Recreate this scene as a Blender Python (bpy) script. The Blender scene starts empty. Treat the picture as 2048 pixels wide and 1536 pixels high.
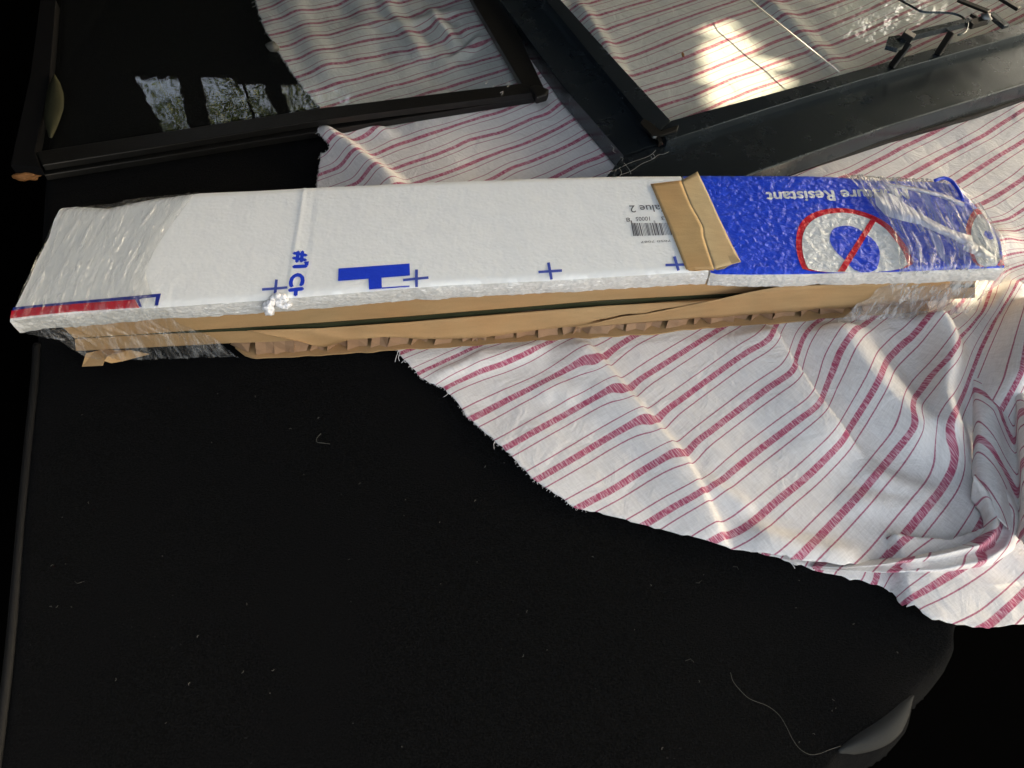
import bpy, bmesh, math, random
import numpy as np
from mathutils import Vector, Matrix
random.seed(7)
RNG = np.random.RandomState(11)
scene = bpy.context.scene
COL = scene.collection

# ------------------------------------------------------------------ camera
FPX, CX, CY = 1547.0, 1024.0, 768.0
PITCH = math.radians(55)
CAM = np.array([0.0, 0.0, 0.57])
cd = bpy.data.cameras.new("camera")
cam = bpy.data.objects.new("camera", cd)
COL.objects.link(cam)
cam.location = CAM
cam.rotation_euler = (math.radians(90) - PITCH, 0, 0)
cd.sensor_width = 36.0
cd.lens = 36.0 * FPX / 2048.0
cd.clip_start = 0.01
cd.clip_end = 500
scene.camera = cam

# ------------------------------------------------------------------ light
SUN = Vector((0.80, 0.30, 0.78)).normalized()
world = bpy.data.worlds.new("World")
scene.world = world
world.use_nodes = True
wn = world.node_tree.nodes
bg = wn["Background"]
sky = wn.new("ShaderNodeTexSky")
sky.sky_type = 'NISHITA'
sky.sun_disc = False
sky.sun_elevation = math.asin(SUN.z)
sky.sun_rotation = math.atan2(SUN.x, SUN.y)
sky.air_density = 0.7
sky.dust_density = 6.0
sky.ozone_density = 0.0
world.node_tree.links.new(sky.outputs[0], bg.inputs[0])
bg.inputs[1].default_value = 0.15
sl = bpy.data.lights.new("sun", 'SUN')
sl.energy = 2.0
sl.angle = math.radians(0.5)
sl.color = (1.0, 0.93, 0.82)
so = bpy.data.objects.new("sun", sl)
COL.objects.link(so)
so.rotation_euler = SUN.to_track_quat('Z', 'Y').to_euler()
so.location = (3, 1, 4)
scene.view_settings.view_transform = 'Standard'
scene.view_settings.look = 'None'
scene.view_settings.exposure = 2.82
scene.view_settings.use_white_balance = True
scene.view_settings.white_balance_temperature = 8300
scene.view_settings.white_balance_tint = 4
scene.view_settings.gamma = 1.0
scene.cycles.use_denoising = True
scene.cycles.max_bounces = 10
scene.cycles.transparent_max_bounces = 24
scene.cycles.sample_clamp_indirect = 6.0
scene.cycles.caustics_reflective = False
scene.cycles.caustics_refractive = False

# ------------------------------------------------------------------ measuring helpers
_fw = np.array([0, math.cos(PITCH), -math.sin(PITCH)])
_up = np.array([0, math.sin(PITCH), math.cos(PITCH)])
def ray(px, py):
    return np.array([1.0, 0, 0]) * (px - CX) / FPX + _up * (CY - py) / FPX + _fw
def U(px, py, z=0.0):
    d = ray(px, py)
    return CAM + d * (z - CAM[2]) / d[2]
BOXANG = math.radians(5.14)
E1 = np.array([math.cos(BOXANG), math.sin(BOXANG), 0])
NOUT = np.array([math.sin(BOXANG), -math.cos(BOXANG), 0])
P0 = U(1024, 563.0, 0.083)
def F(px, py, off=0.0):
    d = ray(px, py)
    p0 = P0 + NOUT * off
    return CAM + d * np.dot(p0 - CAM, NOUT) / np.dot(d, NOUT)
def poly_at(pts, n):
    """resample a polyline to n points by arc length"""
    p = np.array(pts, float)
    s = np.r_[0, np.cumsum(np.linalg.norm(np.diff(p, axis=0), axis=1))]
    t = np.linspace(0, s[-1], n)
    return np.stack([np.interp(t, s, p[:, k]) for k in range(p.shape[1])], 1)

_G = {}
def vnoise(x, y, seed, scale):
    """smooth value noise, numpy"""
    if seed not in _G: _G[seed] = np.random.RandomState(seed).rand(256, 256) * 2 - 1
    g = _G[seed]
    if np.isscalar(x) and np.isscalar(y):
        u, v = x / scale + 1000.3, y / scale + 1000.7
        iu, iv = math.floor(u), math.floor(v); fu, fv = u - iu, v - iv
        fu = fu * fu * (3 - 2 * fu); fv = fv * fv * (3 - 2 * fv)
        iu %= 256; iv %= 256; ju = (iu + 1) % 256; jv = (iv + 1) % 256
        return (g[iu, iv] * (1 - fu) + g[ju, iv] * fu) * (1 - fv) + (g[iu, jv] * (1 - fu) + g[ju, jv] * fu) * fv
    u, v = np.asarray(x) / scale + 1000.3, np.asarray(y) / scale + 1000.7
    iu, iv = np.floor(u).astype(int), np.floor(v).astype(int)
    fu, fv = u - iu, v - iv
    fu = fu * fu * (3 - 2 * fu); fv = fv * fv * (3 - 2 * fv)
    a = g[iu % 256, iv % 256]; b = g[(iu + 1) % 256, iv % 256]
    c = g[iu % 256, (iv + 1) % 256]; d = g[(iu + 1) % 256, (iv + 1) % 256]
    return (a * (1 - fu) + b * fu) * (1 - fv) + (c * (1 - fu) + d * fu) * fv

# ------------------------------------------------------------------ object helpers
def tag(o, label=None, cat=None, group=None, kind=None):
    if label: o['label'] = label
    if cat: o['category'] = cat
    if group: o['group'] = group
    if kind: o['kind'] = kind
    return o
def link(name, me, mat, parent=None, smooth=False):
    o = bpy.data.objects.new(name, me)
    COL.objects.link(o)
    if mat is not None:
        me.materials.clear()
        for m in (mat if isinstance(mat, (list, tuple)) else [mat]): me.materials.append(m)
    if smooth:
        me.polygons.foreach_set('use_smooth', [True] * len(me.polygons))
    if parent is not None: o.parent = parent
    return o
def empty(name, label, cat, group=None):
    o = bpy.data.objects.new(name, None)
    o.empty_display_size = 0.05
    COL.objects.link(o)
    return tag(o, label, cat, group)
def mesh(name, verts, faces):
    me = bpy.data.meshes.new(name)
    me.from_pydata([tuple(map(float, v)) for v in verts], [], faces)
    me.update()
    return me
def grid_faces(nr, nc, flip=False):
    out = []
    for i in range(nr - 1):
        for j in range(nc - 1):
            f = (i * nc + j, i * nc + j + 1, (i + 1) * nc + j + 1, (i + 1) * nc + j)
            out.append(f[::-1] if flip else f)
    return out
def fix_normals(me):
    bm = bmesh.new(); bm.from_mesh(me)
    bmesh.ops.recalc_face_normals(bm, faces=bm.faces)
    bm.to_mesh(me); bm.free()
def prism_between(front, back, name='p'):
    """closed solid from a front outline and a matching back outline"""
    n = len(front)
    v = list(front) + list(back)
    f = [tuple(range(n)), tuple(range(2 * n - 1, n - 1, -1))]
    f += [(i, i + n, (i + 1) % n + n, (i + 1) % n) for i in range(n)]
    me = mesh(name, v, f)
    bm = bmesh.new(); bm.from_mesh(me)
    bmesh.ops.recalc_face_normals(bm, faces=bm.faces)
    bmesh.ops.triangulate(bm, faces=[q for q in bm.faces if len(q.verts) > 4])
    bm.to_mesh(me); bm.free()
    return me
def bevel_mesh(me, w, seg=2):
    bm = bmesh.new(); bm.from_mesh(me)
    bmesh.ops.bevel(bm, geom=[e for e in bm.edges if e.is_manifold and e.calc_face_angle(0) > 0.6], offset=w,
                    segments=seg, affect='EDGES', profile=0.6)
    bm.to_mesh(me); bm.free()
    return me
def box_mesh(p, q, w, h, up=(0, 0, 1), name='bar'):
    """bar from p to q, w wide sideways and h tall, p and q on its centre line"""
    p, q, up = Vector(p), Vector(q), Vector(up)
    d = (q - p).normalized(); s = d.cross(up).normalized(); u = s.cross(d).normalized()
    v = []
    for c in (p, q):
        for a, b in ((-1, -1), (1, -1), (1, 1), (-1, 1)):
            v.append(c + s * a * w / 2 + u * b * h / 2)
    f = [(0, 1, 2, 3), (7, 6, 5, 4), (0, 4, 5, 1), (1, 5, 6, 2), (2, 6, 7, 3), (3, 7, 4, 0)]
    me = mesh(name, v, f); fix_normals(me)
    return me
def tube_mesh(pts, r, seg=6, name='tube', smooth_pts=0):
    P = [Vector(p) for p in pts]
    if smooth_pts:
        A = np.array([tuple(p) for p in P]); n = len(A); out = []
        for i in range(n - 1):
            p0, p1, p2, p3 = A[max(i - 1, 0)], A[i], A[i + 1], A[min(i + 2, n - 1)]
            for k in range(smooth_pts):
                t = k / smooth_pts
                out.append(0.5 * ((2 * p1) + (-p0 + p2) * t + (2 * p0 - 5 * p1 + 4 * p2 - p3) * t * t + (-p0 + 3 * p1 - 3 * p2 + p3) * t ** 3))
        out.append(A[-1]); P = [Vector(p) for p in out]
    v, f = [], []
    n = len(P)
    for i, p in enumerate(P):
        d = (P[min(i + 1, n - 1)] - P[max(i - 1, 0)]).normalized()
        a = d.orthogonal().normalized() if i == 0 else (a - d * a.dot(d)).normalized()
        b = d.cross(a)
        rr = r(i / (n - 1)) if callable(r) else r
        for k in range(seg):
            t = 2 * math.pi * k / seg
            v.append(p + (a * math.cos(t) + b * math.sin(t)) * rr)
    for i in range(n - 1):
        for k in range(seg):
            f.append((i * seg + k, i * seg + (k + 1) % seg, (i + 1) * seg + (k + 1) % seg, (i + 1) * seg + k))
    f.append(tuple(range(seg))[::-1]); f.append(tuple(range((n - 1) * seg, n * seg)))
    return mesh(name, v, f)
def join_meshes(meshes, name='joined'):
    v, f, off = [], [], 0
    for m in meshes:
        v += [tuple(x.co) for x in m.vertices]
        f += [tuple(i + off for i in p.vertices) for p in m.polygons]
        off += len(m.vertices)
    return mesh(name, v, f)

# ------------------------------------------------------------------ materials
class NT:
    def __init__(s, name):
        s.m = bpy.data.materials.new(name); s.m.use_nodes = True
        s.t = s.m.node_tree; s.n = s.t.nodes; s.l = s.t.links
        s.bsdf = s.n["Principled BSDF"]; s.out = s.n["Material Output"]
    def node(s, typ, **kw):
        n = s.n.new(typ)
        for k, v in kw.items(): setattr(n, k, v)
        return n
    def lk(s, a, b): s.l.new(a, b)
    def set(s, node, **kw):
        for k, v in kw.items(): node.inputs[k.replace('_', ' ')].default_value = v
    def math(s, op, a, b=None, c=None, clamp=False):
        n = s.node('ShaderNodeMath', operation=op); n.use_clamp = clamp
        for i, x in enumerate((a, b, c)):
            if x is None: continue
            if isinstance(x, (int, float)): n.inputs[i].default_value = x
            else: s.lk(x, n.inputs[i])
        return n.outputs[0]
    def mix(s, fac, a, b):
        n = s.node('ShaderNodeMix', data_type='RGBA')
        if isinstance(fac, (int, float)): n.inputs[0].default_value = fac
        else: s.lk(fac, n.inputs[0])
        for i, x in ((6, a), (7, b)):
            if isinstance(x, tuple): n.inputs[i].default_value = (*x[:3], 1)
            else: s.lk(x, n.inputs[i])
        return n.outputs[2]
    def coord(s, scale=(1, 1, 1), rot=0.0, kind='Object'):
        tc = s.node('ShaderNodeTexCoord'); mp = s.node('ShaderNodeMapping')
        mp.inputs['Scale'].default_value = scale
        mp.inputs['Rotation'].default_value = (0, 0, rot)
        s.lk(tc.outputs[kind], mp.inputs[0]); return mp.outputs[0]
    def noise(s, vec, scale, detail=3, rough=0.5, dist=0.0):
        n = s.node('ShaderNodeTexNoise'); s.lk(vec, n.inputs['Vector'])
        s.set(n, Scale=scale, Detail=detail, Roughness=rough, Distortion=dist); return n.outputs['Fac']
    def ramp(s, x, a, b):
        n = s.node('ShaderNodeMapRange'); s.lk(x, n.inputs[0])
        n.inputs[1].default_value = a; n.inputs[2].default_value = b; return n.outputs[0]
    def bump(s, h, strength=0.3, dist=0.001, normal=None):
        n = s.node('ShaderNodeBump'); s.lk(h, n.inputs['Height'])
        n.inputs['Strength'].default_value = strength; n.inputs['Distance'].default_value = dist
        if normal is not None: s.lk(normal, n.inputs['Normal'])
        return n.outputs[0]

def schlick(t, f0=0.043, normal=None):
    """reflectance of a thin sheet, the same from both sides"""
    g = t.node('ShaderNodeNewGeometry'); d = t.node('ShaderNodeVectorMath', operation='DOT_PRODUCT')
    t.lk(normal if normal is not None else g.outputs['Normal'], d.inputs[0]); t.lk(g.outputs['Incoming'], d.inputs[1])
    c = t.math('ABSOLUTE', d.outputs['Value'])
    p = t.math('POWER', t.math('SUBTRACT', 1.0, c, clamp=True), 5.0)
    return t.math('ADD', t.math('MULTIPLY', p, 1 - f0), f0, clamp=True)

def mat_simple(name, col, rough=0.5, spec=0.5, metal=0.0, var=0.15, vscale=30, bump=0.0, bscale=200, bdist=0.0005, sheen=0):
    t = NT(name); v = t.coord()
    n = t.noise(v, vscale, 4, 0.6)
    c = t.mix(n, tuple(x * (1 - var) for x in col), tuple(min(1, x * (1 + var)) for x in col))
    t.lk(c, t.bsdf.inputs['Base Color'])
    t.bsdf.inputs['Roughness'].default_value = rough
    t.bsdf.inputs['Specular IOR Level'].default_value = spec
    t.bsdf.inputs['Metallic'].default_value = metal
    if sheen:
        t.bsdf.inputs['Sheen Weight'].default_value = sheen
        t.bsdf.inputs['Sheen Roughness'].default_value = 0.5
    if bump:
        b = t.noise(v, bscale, 3, 0.6)
        t.lk(t.bump(b, bump, bdist), t.bsdf.inputs['Normal'])
    return t.m

def mat_felt():
    t = NT('black_felt'); v = t.coord()
    a = t.noise(v, 700, 4, 0.75); b = t.noise(v, 9, 3, 0.5); f = t.noise(t.coord((1, 3, 1), 0.5), 420, 3, 0.7)
    c = t.mix(t.ramp(a, 0.40, 0.68), (0.0007, 0.0008, 0.0009), (0.0074, 0.0080, 0.0086))
    spot = t.ramp(t.noise(v, 330, 1, 0.5), 0.76, 0.80)
    c = t.mix(t.math('MULTIPLY', spot, t.ramp(b, 0.45, 0.7)), c, (0.03, 0.03, 0.03))
    t.lk(c, t.bsdf.inputs['Base Color'])
    t.set(t.bsdf, Roughness=0.95, Specular_IOR_Level=0.03)
    t.bsdf.inputs['Sheen Weight'].default_value = 0.012
    t.bsdf.inputs['Sheen Roughness'].default_value = 0.6
    h = t.math('ADD', a, t.math('MULTIPLY', f, 0.8))
    t.lk(t.bump(h, 0.9, 0.0016), t.bsdf.inputs['Normal'])
    return t.m

def mat_cloth():
    t = NT('striped_cotton')
    uv = t.node('ShaderNodeUVMap'); uv.uv_map = 'stripe'
    sp = t.node('ShaderNodeSeparateXYZ'); t.lk(uv.outputs[0], sp.inputs[0])
    u, ph = sp.outputs[0], sp.outputs[1]                # metres along the stripe, stripe count across
    cmb = t.node('ShaderNodeCombineXYZ')
    t.lk(u, cmb.inputs[0]); t.lk(t.math('MULTIPLY', ph, 0.0365), cmb.inputs[1])
    tv = t.node('ShaderNodeVectorMath', operation='MULTIPLY'); t.lk(cmb.outputs[0], tv.inputs[0]); tv.inputs[1].default_value = (1, 1, 1)
    cloth = tv.outputs[0]
    wob = t.math('MULTIPLY', t.math('SUBTRACT', t.noise(cloth, 260, 2), 0.5), 0.012)
    p = t.math('ADD', ph, wob)
    fr = t.math('SUBTRACT', p, t.math('ROUND', p))      # -.5 .. .5
    d0 = t.math('ABSOLUTE', fr)
    thick = t.math('SUBTRACT', 1.0, t.ramp(d0, 0.066, 0.084))
    d1 = t.math('ABSOLUTE', t.math('SUBTRACT', fr, 0.285))
    d2 = t.math('ABSOLUTE', t.math('ADD', fr, 0.255))
    thin = t.math('SUBTRACT', 1.0, t.ramp(t.math('MINIMUM', d1, d2), 0.010, 0.020))
    # white weft flecks, short strokes across the stripe
    mp = t.node('ShaderNodeMapping'); t.lk(cloth, mp.inputs[0]); mp.inputs['Scale'].default_value = (900, 130, 1); mp.inputs['Rotation'].default_value = (0, 0, 0.12)
    fl = t.node('ShaderNodeTexNoise'); t.lk(mp.outputs[0], fl.inputs['Vector']); t.set(fl, Scale=1.0, Detail=2, Roughness=0.6)
    fleck = t.ramp(fl.outputs['Fac'], 0.44, 0.66)
    mp2 = t.node('ShaderNodeMapping'); t.lk(cloth, mp2.inputs[0]); mp2.inputs['Scale'].default_value = (500, 60, 1)
    yn = t.node('ShaderNodeTexNoise'); t.lk(mp2.outputs[0], yn.inputs['Vector']); t.set(yn, Scale=1.0, Detail=3, Roughness=0.6)
    mp3 = t.node('ShaderNodeMapping'); t.lk(cloth, mp3.inputs[0]); mp3.inputs['Scale'].default_value = (90, 900, 1)
    xn = t.node('ShaderNodeTexNoise'); t.lk(mp3.outputs[0], xn.inputs['Vector']); t.set(xn, Scale=1.0, Detail=3, Roughness=0.6)
    weave = t.math('ADD', yn.outputs['Fac'], xn.outputs['Fac'])
    white = t.mix(t.ramp(weave, 0.75, 1.25), (0.68, 0.655, 0.625), (0.80, 0.78, 0.75))
    grime = t.noise(t.coord(), 14, 4, 0.6)
    white = t.mix(t.math('MULTIPLY', t.ramp(grime, 0.55, 0.8), 0.35), white, (0.62, 0.585, 0.53))
    red = t.mix(fleck, (0.43, 0.085, 0.15), (0.68, 0.44, 0.48))
    red2 = t.mix(t.math('MULTIPLY', fleck, 0.6), (0.36, 0.055, 0.12), (0.55, 0.25, 0.32))
    c = t.mix(t.math('MULTIPLY', thin, 0.9), white, red2)
    c = t.mix(thick, c, red)
    t.lk(c, t.bsdf.inputs['Base Color'])
    t.set(t.bsdf, Roughness=0.88, Specular_IOR_Level=0.15)
    t.bsdf.inputs['Sheen Weight'].default_value = 0.08
    cr = t.noise(t.coord(), 34, 6, 0.62, 0.9)
    nrm = t.bump(cr, 0.6, 0.005)
    t.lk(t.bump(weave, 0.35, 0.0005, nrm), t.bsdf.inputs['Normal'])
    return t.m

def foam_bump(t, strong):
    """dents of the skin over polystyrene beads, shared by the foam and whatever is printed on it"""
    v = t.coord(kind='Object')
    vo = t.node('ShaderNodeTexVoronoi'); t.lk(v, vo.inputs['Vector']); vo.feature = 'SMOOTH_F1'
    vo.inputs['Scale'].default_value = 190 if strong else 300
    a = t.noise(v, 150 if strong else 110, 4, 0.6, 0.8)
    h = t.math('ADD', vo.outputs['Distance'], t.math('MULTIPLY', a, 1.6))
    if strong:
        n1 = t.bump(h, 0.62, 0.0019)
        return n1
    h2 = t.noise(v, 26, 3, 0.5)
    n1 = t.bump(h2, 0.25, 0.004)
    n2 = t.bump(t.noise(t.coord((1, 0.25, 1), -BOXANG), 120, 2, 0.5), 0.25, 0.001, n1)
    return t.bump(h, 0.20, 0.0011, n2)

def mat_foam(name, col, strong, rough=0.35, coat=0.0):
    t = NT(name)
    n = t.noise(t.coord(), 60, 4, 0.6)
    c = t.mix(n, tuple(x * 0.95 for x in col), tuple(min(1, x * 1.03) for x in col))
    t.lk(c, t.bsdf.inputs['Base Color'])
    t.set(t.bsdf, Roughness=rough, Specular_IOR_Level=0.5)
    t.bsdf.inputs['Coat Weight'].default_value = coat
    t.bsdf.inputs['Coat Roughness'].default_value = 0.12
    t.lk(foam_bump(t, strong), t.bsdf.inputs['Normal'])
    return t.m

def mat_foam_edge():
    t = NT('cut_foam_edge'); v = t.coord((1, 1, 1.6))
    vo = t.node('ShaderNodeTexVoronoi'); t.lk(v, vo.inputs['Vector']); vo.inputs['Scale'].default_value = 260
    n = t.noise(v, 120, 5, 0.7)
    sp = t.ramp(t.noise(t.coord((0.35, 0.35, 1.6), -BOXANG), 300, 3, 0.6), 0.60, 0.72)
    c = t.mix(t.ramp(n, 0.3, 0.7), (0.50, 0.49, 0.46), (0.64, 0.63, 0.60))
    c = t.mix(sp, c, (0.88, 0.88, 0.86))
    t.lk(c, t.bsdf.inputs['Base Color'])
    t.set(t.bsdf, Roughness=0.4, Specular_IOR_Level=0.5)
    h = t.math('ADD', t.math('MULTIPLY', vo.outputs['Distance'], 0.6), n)
    t.lk(t.bump(h, 0.6, 0.0018), t.bsdf.inputs['Normal'])
    return t.m

def mat_kraft(name, col, rough=0.75):
    t = NT(name); v = t.coord((1, 1, 5), -BOXANG * 0)
    n = t.noise(t.coord((0.25, 1, 1.3), -BOXANG), 60, 5, 0.65)
    g = t.noise(t.coord(), 700, 3, 0.7)
    b = t.noise(t.coord(), 14, 3, 0.5)
    c = t.mix(t.ramp(n, 0.3, 0.7), tuple(x * 0.86 for x in col), tuple(x * 1.1 for x in col))
    c = t.mix(t.math('MULTIPLY', t.ramp(b, 0.4, 0.7), 0.5), c, (col[0] * 1.08, col[1] * 0.86, col[2] * 0.72))
    c = t.mix(t.math('MULTIPLY', t.ramp(g, 0.5, 0.75), 0.25), c, tuple(x * 0.6 for x in col))
    t.lk(c, t.bsdf.inputs['Base Color'])
    t.set(t.bsdf, Roughness=rough, Specular_IOR_Level=0.25)
    h = t.math('ADD', n, t.math('MULTIPLY', g, 0.25))
    t.lk(t.bump(h, 0.35, 0.0012), t.bsdf.inputs['Normal'])
    return t.m

def mat_glass(tint=(0.955, 0.97, 0.958)):
    t = NT('door_glass')
    tr = t.node('ShaderNodeBsdfTransparent'); tr.inputs[0].default_value = (*tint, 1)
    gl = t.node('ShaderNodeBsdfGlossy'); gl.inputs['Roughness'].default_value = 0.0
    t.lk(t.bump(t.noise(t.coord(), 22, 2, 0.5), 0.06, 0.004), gl.inputs['Normal'])
    frv = schlick(t)
    v = t.coord()
    dirt = t.ramp(t.noise(v, 60, 5, 0.7), 0.55, 0.85)
    df = t.node('ShaderNodeBsdfDiffuse'); df.inputs[0].default_value = (0.5, 0.52, 0.5, 1)
    m1 = t.node('ShaderNodeMixShader'); t.lk(frv, m1.inputs[0]); t.lk(tr.outputs[0], m1.inputs[1]); t.lk(gl.outputs[0], m1.inputs[2])
    m2 = t.node('ShaderNodeMixShader'); t.lk(t.math('ADD', t.math('MULTIPLY', dirt, 0.014), 0.0035), m2.inputs[0]); t.lk(m1.outputs[0], m2.inputs[1]); t.lk(df.outputs[0], m2.inputs[2])
    t.lk(m2.outputs[0], t.out.inputs[0])
    return t.m

def mat_film(name, haze0=0.05, haze1=0.35, rot=0.3, bump=0.8, gloss=0.10):
    t = NT(name)
    v = t.coord((1.0, 0.12, 0.22), rot)
    st = t.noise(v, 170, 4, 0.65, 0.5)
    st2 = t.noise(v, 60, 3, 0.6, 1.0)
    tr = t.node('ShaderNodeBsdfTransparent'); tr.inputs[0].default_value = (0.97, 0.975, 0.97, 1)
    df = t.node('ShaderNodeBsdfDiffuse'); df.inputs[0].default_value = (0.9, 0.92, 0.91, 1)
    tl = t.node('ShaderNodeBsdfTranslucent'); tl.inputs[0].default_value = (0.8, 0.82, 0.82, 1)
    gl = t.node('ShaderNodeBsdfGlossy'); gl.inputs['Roughness'].default_value = gloss
    nrm = t.bump(t.math('ADD', st, t.math('MULTIPLY', st2, 1.5)), bump, 0.004)
    for x in (gl, df): t.lk(nrm, x.inputs['Normal'])
    frv = schlick(t, 0.09)
    m0 = t.node('ShaderNodeMixShader'); m0.inputs[0].default_value = 0.25; t.lk(df.outputs[0], m0.inputs[1]); t.lk(tl.outputs[0], m0.inputs[2])
    hz = t.math('ADD', t.math('MULTIPLY', t.ramp(st, 0.45, 0.72), haze1), haze0)
    m1 = t.node('ShaderNodeMixShader'); t.lk(hz, m1.inputs[0]); t.lk(tr.outputs[0], m1.inputs[1]); t.lk(m0.outputs[0], m1.inputs[2])
    m2 = t.node('ShaderNodeMixShader'); t.lk(frv, m2.inputs[0]); t.lk(m1.outputs[0], m2.inputs[1]); t.lk(gl.outputs[0], m2.inputs[2])
    t.lk(m2.outputs[0], t.out.inputs[0])
    return t.m

def mat_frame():
    t = NT('black_painted_steel'); v = t.coord()
    n = t.noise(v, 25, 5, 0.65)
    dust = t.ramp(t.noise(v, 1300, 2, 0.5), 0.72, 0.76)
    c = t.mix(n, (0.008, 0.011, 0.013), (0.014, 0.018, 0.021))
    t.bsdf.inputs['Specular Tint'].default_value = (0.72, 0.90, 1.0, 1)
    c = t.mix(t.math('MULTIPLY', dust, 0.25), c, (0.25, 0.25, 0.24))
    t.lk(c, t.bsdf.inputs['Base Color'])
    t.lk(t.math('ADD', t.math('MULTIPLY', n, 0.2), 0.16), t.bsdf.inputs['Roughness'])
    t.set(t.bsdf, Specular_IOR_Level=1.0)
    t.lk(t.bump(t.noise(v, 500, 3, 0.6), 0.15, 0.0006), t.bsdf.inputs['Normal'])
    return t.m

M = dict(
    felt=mat_felt(), cloth=mat_cloth(),
    foam=mat_foam('white_foam_skin', (0.86, 0.875, 0.845), False, 0.38),
    blue=mat_foam('blue_printed_skin', (0.008, 0.065, 0.66), True, 0.30, 0.6),
    p_white=mat_foam('white_print', (0.74, 0.76, 0.74), True, 0.3, 0.6),
    p_red=mat_foam('red_print', (0.62, 0.012, 0.03), True, 0.3, 0.5),
    p_blue=mat_foam('blue_print', (0.008, 0.065, 0.66), True, 0.3, 0.5),
    b_print=mat_foam('blue_ink', (0.008, 0.05, 0.58), False, 0.38),
    b_faint=mat_foam('faint_blue_ink', (0.06, 0.10, 0.42), False, 0.4),
    navy=mat_foam('navy_ink', (0.012, 0.03, 0.26), False, 0.38),
    r_print=mat_foam('red_ink', (0.60, 0.008, 0.03), False, 0.38),
    grey_ink=mat_foam('grey_ink', (0.09, 0.09, 0.10), False, 0.5),
    foam_edge=mat_foam_edge(),
    kraft=mat_kraft('kraft_cardboard', (0.40, 0.255, 0.125)),
    kraft_dark=mat_kraft('kraft_cell_paper', (0.34, 0.21, 0.125)),
    tape=mat_kraft('kraft_paper_tape', (0.50, 0.33, 0.155), 0.6),
    tape2=mat_kraft('thin_kraft_tape', (0.42, 0.32, 0.18), 0.5),
    glass_edge=mat_simple('green_glass_edge', (0.035, 0.040, 0.022), 0.12, 0.6, var=0.2),
    glass=mat_glass(),
    film=mat_film('stretch_film', 0.03, 0.28, 0.35, 1.0, 0.07),
    film2=mat_film('wrinkled_stretch_film', 0.12, 0.60, 0.35, 1.0),
    film3=mat_film('gathered_film', 0.55, 0.30, -0.5, 0.9, 0.2),
    frame=mat_frame(),
    frame2=mat_simple('worn_black_steel', (0.009, 0.0085, 0.0075), 0.36, 0.4, bump=0.4, bscale=260, var=0.5, vscale=70),
    plate=mat_simple('dull_grey_steel', (0.16, 0.17, 0.165), 0.35, 0.5, metal=0.3, bump=0.2),
    line_grey=mat_simple('pale_line_grey', (0.42, 0.41, 0.38), 0.35, 0.5, metal=0.4),
    web=mat_simple('white_web', (0.30, 0.30, 0.29), 0.8, 0.2),
    lint=mat_simple('pale_lint', (0.10, 0.098, 0.085), 0.8, 0.2),
    thread=mat_simple('white_thread', (0.72, 0.70, 0.69), 0.8, 0.2),
    wood=mat_simple('brown_wood', (0.23, 0.10, 0.035), 0.7, 0.2, var=0.4, vscale=200),
    dark=mat_simple('black_trim', (0.0035, 0.0035, 0.0038), 0.85, 0.1),
    leaf=mat_simple('leaf_green', (0.05, 0.085, 0.018), 0.5, 0.4, var=0.6, vscale=3),
    bark=mat_simple('bark', (0.09, 0.065, 0.045), 0.9, 0.2, var=0.4, vscale=20),
    olive_refl=mat_simple('olive_reflection', (0.028, 0.028, 0.014), 0.7, 0.2, var=0.3, vscale=60, bump=0.4),
    bounce=mat_simple('bounce_ground', (0.18, 0.17, 0.16), 0.9, 0.2, var=0.3, vscale=5),
)

# ================================================================== SETTING
# felt load-floor: a sheet that rolls over at its left edge and at the ragged lower right edge
MAT_EDGE_R = [(2300, 1050), (2048, 1120), (1965, 1165), (1918, 1215), (1908, 1255), (1909, 1285), (1895, 1315), (1872, 1345), (1845, 1368),
              (1826, 1388), (1822, 1415), (1816, 1438), (1795, 1462), (1765, 1480), (1725, 1490), (1690, 1500), (1668, 1520), (1652, 1560), (1630, 1650)]
MAT_EDGE_L = [(-30, 1720), (0, 1500), (12, 1400), (25, 1280), (38, 1130), (48, 1010), (60, 880), (72, 760), (76, 690), (80, 560), (88, 430), (95, 330), (120, 100), (130, -200)]
def edge_dist(X, Y, pts):
    """signed distance to a polyline of ground points, positive on its left-hand side"""
    best = np.full(X.shape, 1e9); sg = np.zeros(X.shape)
    for a, b in zip(pts[:-1], pts[1:]):
        d = b - a; L2 = d @ d
        t = np.clip(((X - a[0]) * d[0] + (Y - a[1]) * d[1]) / L2, 0, 1)
        qx, qy = X - a[0] - t * d[0], Y - a[1] - t * d[1]
        r = np.hypot(qx, qy); cr = d[0] * (Y - a[1]) - d[1] * (X - a[0])
        m = r < best - 1e-12
        best = np.where(m, r, best); sg = np.where(m, np.sign(cr), sg)
    return best * sg
er = np.array([U(x, y, 0)[:2] for x, y in MAT_EDGE_R])
el = np.array([U(x, y, 0)[:2] for x, y in MAT_EDGE_L])
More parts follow.
